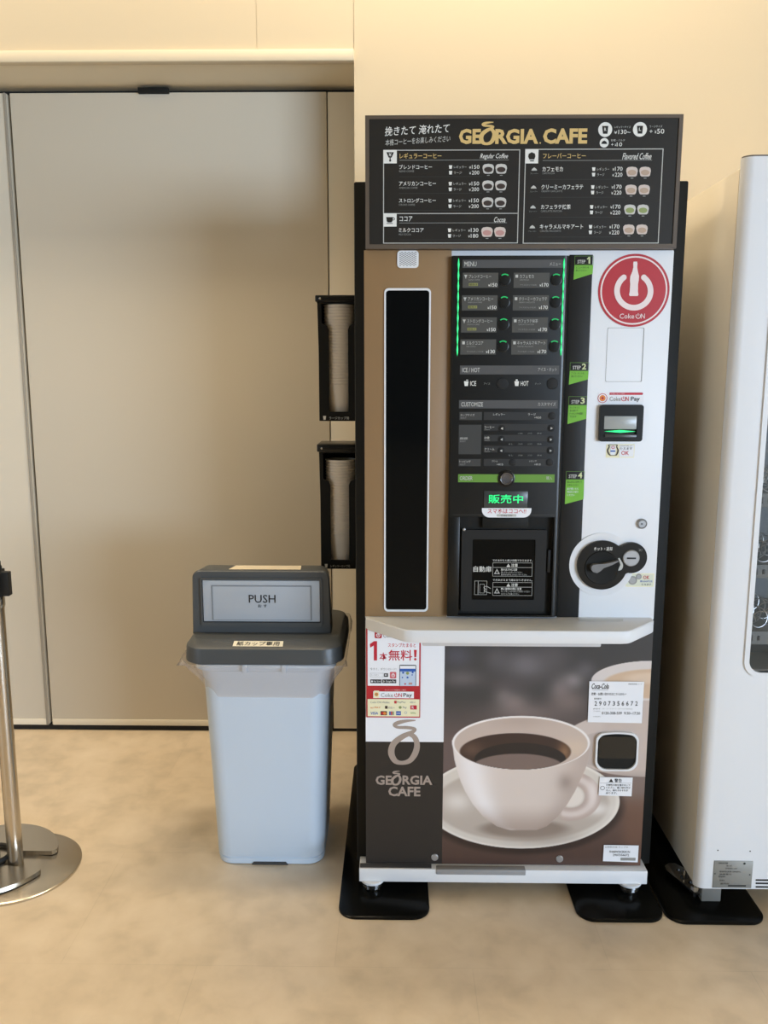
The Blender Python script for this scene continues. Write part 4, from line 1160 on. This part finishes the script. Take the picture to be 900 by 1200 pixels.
# ================================================================== bin
BX = -0.352
bn = thing('push_bin', 'grey plastic push bin with dark grey hooded lid, beside the coffee machine', 'bin', (BX, 0.23, 0.0))
def rr3(hw, y0, y1, r, z, n=7, xo=0.0):
    return [(a, b, z) for a, b in rr(BX + xo - hw, y0, BX + xo + hw, y1, r, n)]
b = MB()
b.loft([rr3(0.140, 0.124, 0.360, 0.040, 0.000), rr3(0.149, 0.114, 0.368, 0.045, 0.002), rr3(0.151, 0.112, 0.370, 0.045, 0.018), rr3(0.1485, 0.115, 0.368, 0.045, 0.020), rr3(0.1515, 0.112, 0.371, 0.045, 0.024),
        rr3(0.156, 0.108, 0.374, 0.048, 0.15), rr3(0.172, 0.092, 0.388, 0.050, 0.56), rr3(0.174, 0.090, 0.390, 0.050, 0.575), rr3(0.190, 0.080, 0.398, 0.052, 0.58), rr3(0.194, 0.078, 0.400, 0.052, 0.632),
        rr3(0.188, 0.084, 0.394, 0.050, 0.632), rr3(0.165, 0.100, 0.380, 0.046, 0.50), rr3(0.146, 0.124, 0.364, 0.044, 0.02)], cap0=True, cap1=True)
body = b.build('bin_body', BINGREY, bn, 40)
MB().prism([(BX - 0.051, 0.0), (BX + 0.051, 0.0), (BX + 0.045, 0.0085), (BX - 0.045, 0.0085)], 0.1108, 0.1165).build('foot_notch_shade', mat('shadow_gap', (60, 60, 60), 0.7), body)  # thin dark block, its colour stands in for shade in the foot notch
for s in (-1, 1):
    MB().box(BX + 0.004 + s * 0.052 - 0.006, BX + 0.004 + s * 0.052 + 0.006, 0.066, 0.082, 0.577, 0.607, 0.002).build('lid_clip', BINGREY, body)
MB().box(BX - 0.05, BX + 0.058, 0.071, 0.082, 0.590, 0.607, 0.002).build('grip_rib', BINGREY, body)
# lid: deep rim, gently domed top
lid = MB()
lid.loft([rr3(0.208, 0.064, 0.412, 0.055, 0.603), rr3(0.2125, 0.060, 0.416, 0.058, 0.606), rr3(0.211, 0.062, 0.414, 0.058, 0.640), rr3(0.2095, 0.064, 0.411, 0.056, 0.646), rr3(0.2055, 0.069, 0.405, 0.052, 0.649),
          rr3(0.2015, 0.100, 0.398, 0.045, 0.6585), rr3(0.198, 0.118, 0.392, 0.042, 0.660)])
lido = lid.build('lid', BINDARK, bn, 40)
# hood: front frame with rounded top corners, tapering to the back
CY = 0.165
def hood_ring(y, hw0, hw1, z0, z1, r, n=8):
    pts = [(BX - 0.0155 - hw0, z0), (BX - 0.0155 + hw0, z0)]
    for sgn, a0 in ((1, 0), (-1, PI / 2)):
        for i in range(n + 1):
            t = a0 + PI / 2 * i / n
            pts.append((BX - 0.0155 + sgn * (hw1 - r) + r * math.cos(t), z1 - r + r * math.sin(t)))
    return [(x, y, z) for x, z in pts]
hd = MB()
zh0, zh1 = 0.655, 0.8335
hd.loft([hood_ring(CY + 0.008, 0.181, 0.176, zh0, zh1 - .004, 0.026), hood_ring(CY + 0.002, 0.187, 0.182, zh0, zh1 - .001, 0.027), hood_ring(CY, 0.186, 0.181, zh0, zh1 - .002, 0.027)][::-1] and
        [hood_ring(CY, 0.1885, 0.184, zh0, zh1 - 0.003, 0.020), hood_ring(CY + 0.004, 0.191, 0.187, zh0, zh1, 0.022), hood_ring(0.24, 0.189, 0.180, zh0, zh1 - 0.002, 0.026), hood_ring(0.285, 0.186, 0.164, zh0, 0.79, 0.04), hood_ring(0.345, 0.178, 0.15, zh0, 0.70, 0.02)])
hood = hd.build('hood', BINDARK, lido, 40)
fr = rect(238.2, 680, 375, 728, CY)
# dark recess frame and hinged flap
MB().prism([rr(fr[0] - 0.006, fr[1] - 0.014, fr[2] + 0.006, fr[3] + 0.006, 0.006), rr(fr[0] - 0.001, fr[1] - 0.002, fr[2] + 0.001, fr[3] + 0.001, 0.003)], CY - 0.006, CY + 0.001).build('flap_frame', BINDARK, hood)
fl = MB().box(fr[0], fr[2], CY - 0.0035, CY + 0.002, fr[1], fr[3], 0.002)
gx0, gx1, gz0, gz1 = fr[0] + 0.024, fr[2] - 0.022, fr[1] + 0.004, fr[3] - 0.013
fl.prism([rr(gx0, gz0, gx1, gz1, 0.002), rr(gx0 + 0.0035, gz0 + 0.001, gx1 - 0.0035, gz1 - 0.0035, 0.001)], CY - 0.0048, CY - 0.003, mi=1)  # raised ring in a darker tone, painting the shade of a recessed groove
flap = fl.build('push_flap', [BINFLAP, mat('flap_groove_shade', (128, 133, 138), 0.5)], hood)
ft = Sheet(CY - 0.0036)
ft.text('PUSH', 291.6, 697, 323, 706.4, INK, 0.006); ft.text('お す', 302.4, 708.2, 313, 711.8, INK, 0.01)
ft.build('flap_lettering', flap)
# stickers on the lid and on top of the hood
lp = [at(273, 759.0, 0.08), at(331.8, 759.0, 0.08)]
sl = MB().add([(lp[0][0], 0.0725, 0.6512), (lp[1][0], 0.0725, 0.6512), (lp[1][0] - 0.001, 0.0955, 0.6585), (lp[0][0] + 0.001, 0.0955, 0.6585)], [(0, 1, 2, 3)])
stk = sl.build('lid_sticker', mat('cream_label', (238, 230, 206), 0.5), lido)
vs_, fs = text_mesh('紙カップ専用', 0.02)
A = np.array(vs_); mn, mx = A.min(0), A.max(0)
U = (A[:, 0] - mn[0]) / (mx[0] - mn[0]); V = (A[:, 1] - mn[1]) / (mx[1] - mn[1])
tl_ = MB()
tl_.add([(lp[0][0] + 0.010 + u_ * (lp[1][0] - lp[0][0] - 0.020), 0.0725 + 0.023 * (0.12 + 0.76 * v_) - 0.0002, 0.6512 + 0.0073 * (0.12 + 0.76 * v_) + 0.0006) for u_, v_ in zip(U, V)], fs)
tl_.build('sticker_lettering', INK, stk)
tag_top = MB().add([(BX - 0.105, 0.178, zh1 + 0.0006), (BX + 0.092, 0.178, zh1 + 0.0006), (BX + 0.088, 0.232, zh1 - 0.0008), (BX - 0.095, 0.232, zh1 - 0.0008)], [(0, 1, 2, 3)])
tag_top.build('hood_label', mat('buff_label', (226, 214, 190), 0.5), hood)
# clear bag folded out over the rim
def bag():
    n = 120
    rings = []
    prof_ = [(0.603, 0.0125), (0.615, 0.020), (0.640, 0.027), (0.655, 0.022)]
    lv = [(0.648, 0.218, 0.012), (0.628, 0.2215, 0.016), (0.600, 0.219, 0.013), (0.578, 0.208, 0.010), (0.555, 0.192, 0.008), (0.535, 0.182, 0.006), (0.522, 0.178, 0.004)]
    for k, (z, hw, am) in enumerate(lv):
        base = rr(BX - hw, 0.236 - hw * 0.83 - (0.0), BX + hw, 0.236 + hw * 0.83, 0.055, 29)
        rg = []
        for i, (x, y) in enumerate(base):
            a_ = 2 * PI * i / len(base)
            wv = math.sin(9 * a_ + k * 0.7) * 0.35 + math.sin(17 * a_ + 1.3 * k) * 0.3 + math.sin(31 * a_ - k) * 0.15
            dx, dy = x - BX, y - 0.236
            L = math.hypot(dx, dy)
            s_ = 1 + (wv * am * 0.5) / L
            front = max(0.0, -dy / 0.2)
            yy = 0.236 + dy * s_
            if k == 0 and dy < -0.12: yy = max(yy, 0.063 if z > 0.60 else yy)
            zz = z + (0.012 * math.sin(2 * a_ + 0.5) + 0.006 * math.sin(7 * a_)) * (k / 6.0)
            if dy < 0: zz -= 0.016 * max(0.0, 1 - (dx / 0.17) ** 2) * (k / 6.0) ** 2
            # the front of the bag hangs only below the lid
            if front > 0.5 and z > 0.604:
                zz = min(zz, 0.603)
                yy = min(yy, 0.0575 + 0.004 * (k == 0))
            rg.append((BX + dx * s_, yy, zz))
        rings.append(rg)
    o = MB().loft(rings, cap0=False, cap1=False).build('bin_bag', FILM, None, 180)
    tag(o, 'clear plastic bag hanging out from under the dark lid of the grey bin', 'plastic bag')
bag()

# ================================================================== stanchions at the left edge
SG = 'steel queue stanchions at the left edge'
def stanchion(px_, py_, z, label, slotted):
    t = thing('stanchion', label, 'stanchion', (px_, py_, z), SG)
    R = 0.172
    if not slotted:
        MB().lathe([(R, 0.0), (R, 0.006), (R - 0.004, 0.0085), (0.06, 0.013), (0.0, 0.013)], (px_, py_, z), 'z', 72).build('base', STEEL, t)
    else:
        # disc with a slot open to the right that takes the neighbour's pole
        pts = []
        s0, s1 = 0.030, -0.052          # slot edges (y offsets)
        a0, a1 = math.asin(s0 / R), math.asin(s1 / R)
        for i in range(61):
            a_ = a0 + 0.16 + (2 * PI + a1 - a0 - 0.22) * i / 60
            pts.append((px_ + R * math.cos(a_), py_ + R * math.sin(a_)))
        pts += [(px_ + R * 0.93, py_ + s1 - 0.004), (px_ + 0.050, py_ + s1 + 0.012), (px_ + 0.045, py_ + s0), (px_ + R * 0.9, py_ + s0), (px_ + R * 0.955, py_ + s0 + 0.010)]
        MB().prism(pts, z, z + 0.012, axis='z').build('base', STEEL, t)
        MB().tube([(px_ + 0.048 * math.cos(2 * PI * i / 36), py_ + 0.048 * math.sin(2 * PI * i / 36) + 0.0, z + 0.019) for i in range(36)], 0.006, 8, closed=True).build('floor_ring', RUBBER, t)
    zt_ = 0.757 + z * 0.5
    MB().lathe([(0.0205, 0.010), (0.0205, zt_ - z - 0.002)], (px_, py_, z), 'z', 32).build('pole', STEEL, t)
    MB().lathe([(0.0225, zt_ - z - 0.004), (0.0235, zt_ - z), (0.0235, zt_ - z + 0.022), (0.0215, zt_ - z + 0.025)], (px_, py_, z), 'z', 32).build('collar', CHROME, t)
    hz = zt_ - z + 0.025
    hd_ = MB().lathe([(0.0215, hz), (0.0215, hz + 0.078), (0.0195, hz + 0.082), (0.0195, hz + 0.092), (0.015, hz + 0.098), (0.0, hz + 0.099)], (px_, py_, z), 'z', 32).build('belt_head', BLACKS, t)
    for ang in (0, PI / 2, PI, 1.5 * PI):
        cx_, cy_ = px_ + 0.030 * math.cos(ang), py_ + 0.030 * math.sin(ang)
        if ang in (0, PI):
            MB().box(cx_ - 0.012, cx_ + 0.012, cy_ - 0.011, cy_ + 0.011, z + hz + 0.002, z + hz + 0.066, 0.002).build('belt_clip', BLACKS, hd_)
        else:
            MB().box(cx_ - 0.011, cx_ + 0.011, cy_ - 0.012, cy_ + 0.012, z + hz + 0.002, z + hz + 0.066, 0.002).build('belt_clip', BLACKS, hd_)
stanchion(-1.0555, 0.083, 0.0, 'brushed steel stanchion with its whole pole in view, round base flat on floor', False)
stanchion(-1.128, 0.098, 0.0135, 'steel stanchion cut off by the left edge, slotted base lying on the other base', True)

# ================================================================== white vending machine at the right edge
sm = thing('snack_vending_machine', 'white glass-fronted vending machine with wire coils, cut off by the right edge', 'vending machine', (1.2, 0.0, 0.0))
SX0, SX1, SY, SZ0, SZ1 = 0.7675, 1.62, -0.068, 0.060, 1.834
sc_ = MB().box(SX0, SX0 + 0.04, -0.044, 0.70, SZ0 + 0.004, SZ1 - 0.02, 0.003).box(SX1 - 0.04, SX1, -0.044, 0.70, SZ0 + 0.004, SZ1 - 0.02, 0.003)
sc_.box(SX0 + 0.04, SX1 - 0.04, -0.044, 0.70, SZ0 + 0.004, 0.56).box(SX0 + 0.04, SX1 - 0.04, -0.044, 0.70, 1.74, SZ1 - 0.02).box(SX0 + 0.04, SX1 - 0.04, 0.62, 0.70, 0.56, 1.74)
sc_.build('cabinet', CREAM, sm)
MB().prism([[(SX0 + 0.004, SZ0 + 0.01), (SX1 - 0.004, SZ0 + 0.01), (SX1 - 0.004, SZ1 - 0.026), (SX0 + 0.004, SZ1 - 0.026)], [(SX0 + 0.04, 0.60), (SX1 - 0.04, 0.60), (SX1 - 0.04, 1.72), (SX0 + 0.04, 1.72)]], -0.0465, -0.0435).build('door_gasket', mat('gasket_grey', (120, 114, 104), 0.7), sm)
GX0, GX1, GZ0, GZ1 = 0.8605, 1.50, 0.640, 1.70
def door_sec():
    """front door outline seen from above, with a big rounded left edge"""
    r = 0.024
    pts = [(SX0 + 0.001, -0.046)]
    for i in range(9):
        t = i / 8 * PI / 2
        pts.append((SX0 + 0.001 + r - r * math.cos(t), SY + r * 0.9 - r * 0.9 * math.sin(t)))
    return pts
ds_ = door_sec()
xi = GX0 - 0.001
dm = MB()
full_l = ds_ + [(xi, SY), (xi, -0.046)]
dm.prism(full_l, SZ0, SZ1, axis='z')
dm.box(xi, SX1, SY, -0.046, SZ0, GZ0)
dm.box(xi, SX1, SY, -0.046, GZ1, SZ1)
dm.box(GX1, SX1, SY, -0.046, GZ0, GZ1)
sd_ = dm.build('front_door', WHITE, sm)
MB().loft([[(x, y, z) for x, y in ([(SX0 + 0.004, -0.046)] + [(a_ + 0.003, b_ + 0.003) for a_, b_ in ds_[1:]] + [(SX1, SY + 0.003), (SX1, -0.046)])] for z in (SZ1, SZ1 + 0.004)]).build('top_edge', mat('edge_grey', (96, 92, 88), 0.5), sd_)
# window bezel with rounded corners, pane
MB().prism([[(GX0 - 0.002, GZ0 - 0.002), (GX1 + 0.002, GZ0 - 0.002), (GX1 + 0.002, GZ1 + 0.002), (GX0 - 0.002, GZ1 + 0.002)], rr(GX0, GZ0, GX1, GZ1, 0.030, 8)], SY - 0.0005, SY + 0.010).build('window_bezel', WHITE, sd_)
MB().prism([rr(GX0 - 0.012, GZ0 - 0.012, GX1 + 0.012, GZ1 + 0.012, 0.040, 8), rr(GX0 - 0.0, GZ0 - 0.0, GX1 + 0.0, GZ1 + 0.0, 0.030, 8)], SY - 0.004, SY + 0.002).build('window_lip', WHITE, sd_)
MB().box(GX0 + 0.0, GX1, SY + 0.010, SY + 0.014, GZ0, GZ1).build('window_pane', ACRYL, sd_)
# interior seen through the pane
inr = mat('interior_grey', (120, 124, 124), 0.5)
MB().box(SX0 + 0.041, SX1 - 0.041, 0.30, 0.31, 0.565, 1.735).build('interior_panel', inr, sm)
for zz in (1.256, 1.060, 0.884, 0.716):
    o = MB().box(SX0 + 0.041, SX1 - 0.041, -0.034, -0.022, zz - 0.017, zz + 0.017, 0.002).box(SX0 + 0.041, SX1 - 0.041, -0.022, 0.29, zz + 0.010, zz + 0.013).build('shelf_rail', mat('rail_grey', (132, 136, 136), 0.4), sm)
    tg = MB()
    for k in range(4):
        tg.box(GX0 + 0.008 + k * 0.055, GX0 + 0.020 + k * 0.055, -0.036, -0.033, zz - 0.008, zz + 0.008, 0.001)
        tg.box(GX0 + 0.032 + k * 0.055, GX0 + 0.038 + k * 0.055, -0.036, -0.033, zz - 0.006, zz + 0.006, 0.001)
    tg.build('selection_tag', INK, o)
    for k in range(3):
        cxk, czk = GX0 + (0.004 + 0.046 * k), zz + 0.040
        pts = [(cxk + 0.024 * math.cos(t), -0.026 + 0.0062 * t, czk + 0.024 * math.sin(t)) for t in np.linspace(0, 2 * PI * 7.2, 180)]
        MB().tube(pts, 0.0012, 6).build('wire_coil', mat('coil_wire', (190, 190, 188), 0.35, 1.0), sm)
# nameplate, vents, screws on the door
npx = (at(836, 1022, SY)[0], at(836, 1040, SY)[1], at(881.4, 1022, SY)[0], at(860, 1008.6, SY)[1])
npl = MB().box(npx[0], npx[2], SY - 0.002, SY + 0.001, npx[1], npx[3], 0.0006).build('rating_plate', mat('plate_silver', (150, 150, 144), 0.45, 0.3), sd_)
nt_ = Sheet(SY - 0.002)
for k, (t, x0, x1, y) in enumerate((('自動販売機', 842, 853, 1010.4), ('形式', 851, 858, 1013.6), ('定格電圧 100V', 850, 864, 1016.6), ('定格周波数 50/60Hz', 843, 868, 1020.4), ('消費電力', 843, 857, 1023.4), ('製造番号', 842, 850, 1026.2), ('製造年', 843, 849, 1030.6), ('屋内用', 844, 854, 1034.4))):
    nt_.text(t, x0, y, x1, y + 1.9, INK, 0)
nt_.rect(853, 1037, 874, 1039, GREYD)
nt_.build('plate_lettering', npl)
nt_ = Sheet(SY - 0.002)
nt_.disc(872.4, 1012, 1.4, INK); nt_.disc(837.8, 1023.8, .8, INK); nt_.disc(878.6, 1025, .8, INK)
nt_.build('plate_marks', npl)
for px_, py_ in ((841.2, 996.4), (879, 997.4)):
    X, Z = at(px_, py_, SY)
    MB().lathe([(0.0016, 0.0), (0.0016, -0.001), (0, -0.001)], (X, SY, Z), 'y', 10).build('pin_hole', INK, sd_)
for y in (1031.2, 1035.0, 1039.2):
    X, Z = at(885.6, y, SY)
    MB().box(X, 1.35, SY - 0.0008, SY + 0.004, Z - 0.0022, Z + 0.0022).build('vent_slot', INK, sd_)
# foot block, skid and steel anchor bracket
MB().box(0.795, 0.845, -0.045, 0.02, 0.008, 0.060, 0.002).build('front_foot', mat('foot_grey', (120, 118, 112), 0.5), sm)
MB().box(1.50, 1.55, -0.045, 0.02, 0.0, 0.060, 0.002).build('front_foot', MATS['foot_grey'], sm)
for fx in (0.80, 1.55):
    MB().box(fx, fx + 0.05, 0.60, 0.65, 0.0 if fx > 1 else 0.008, 0.066, 0.002).build('rear_foot', MATS['foot_grey'], sm)
ab = MB()
ap = [(0.738, 0.075), (0.752, 0.088), (0.770, 0.088), (0.792, 0.060), (0.800, 0.0), (0.800, -0.040), (0.790, -0.048), (0.778, -0.044), (0.735, 0.055)]
ab.prism([ap, circ(0.768, 0.055, 0.006, 10), circ(0.781, 0.0, 0.006, 10)], 0.026, 0.032, axis='z')
brk = ab.build('anchor_bracket', CHROME, sm)
for yy in (0.03, -0.022):
    xx = 0.776 if yy > 0 else 0.786
    MB().lathe([(0.011, 0.0), (0.011, 0.006), (0.0, 0.007)], (xx, yy, 0.032), 'z', 6).lathe([(0.005, -0.024), (0.005, 0.018), (0.0, 0.018)], (xx, yy, 0.032), 'z', 14).build('anchor_bolt', CHROME, brk)
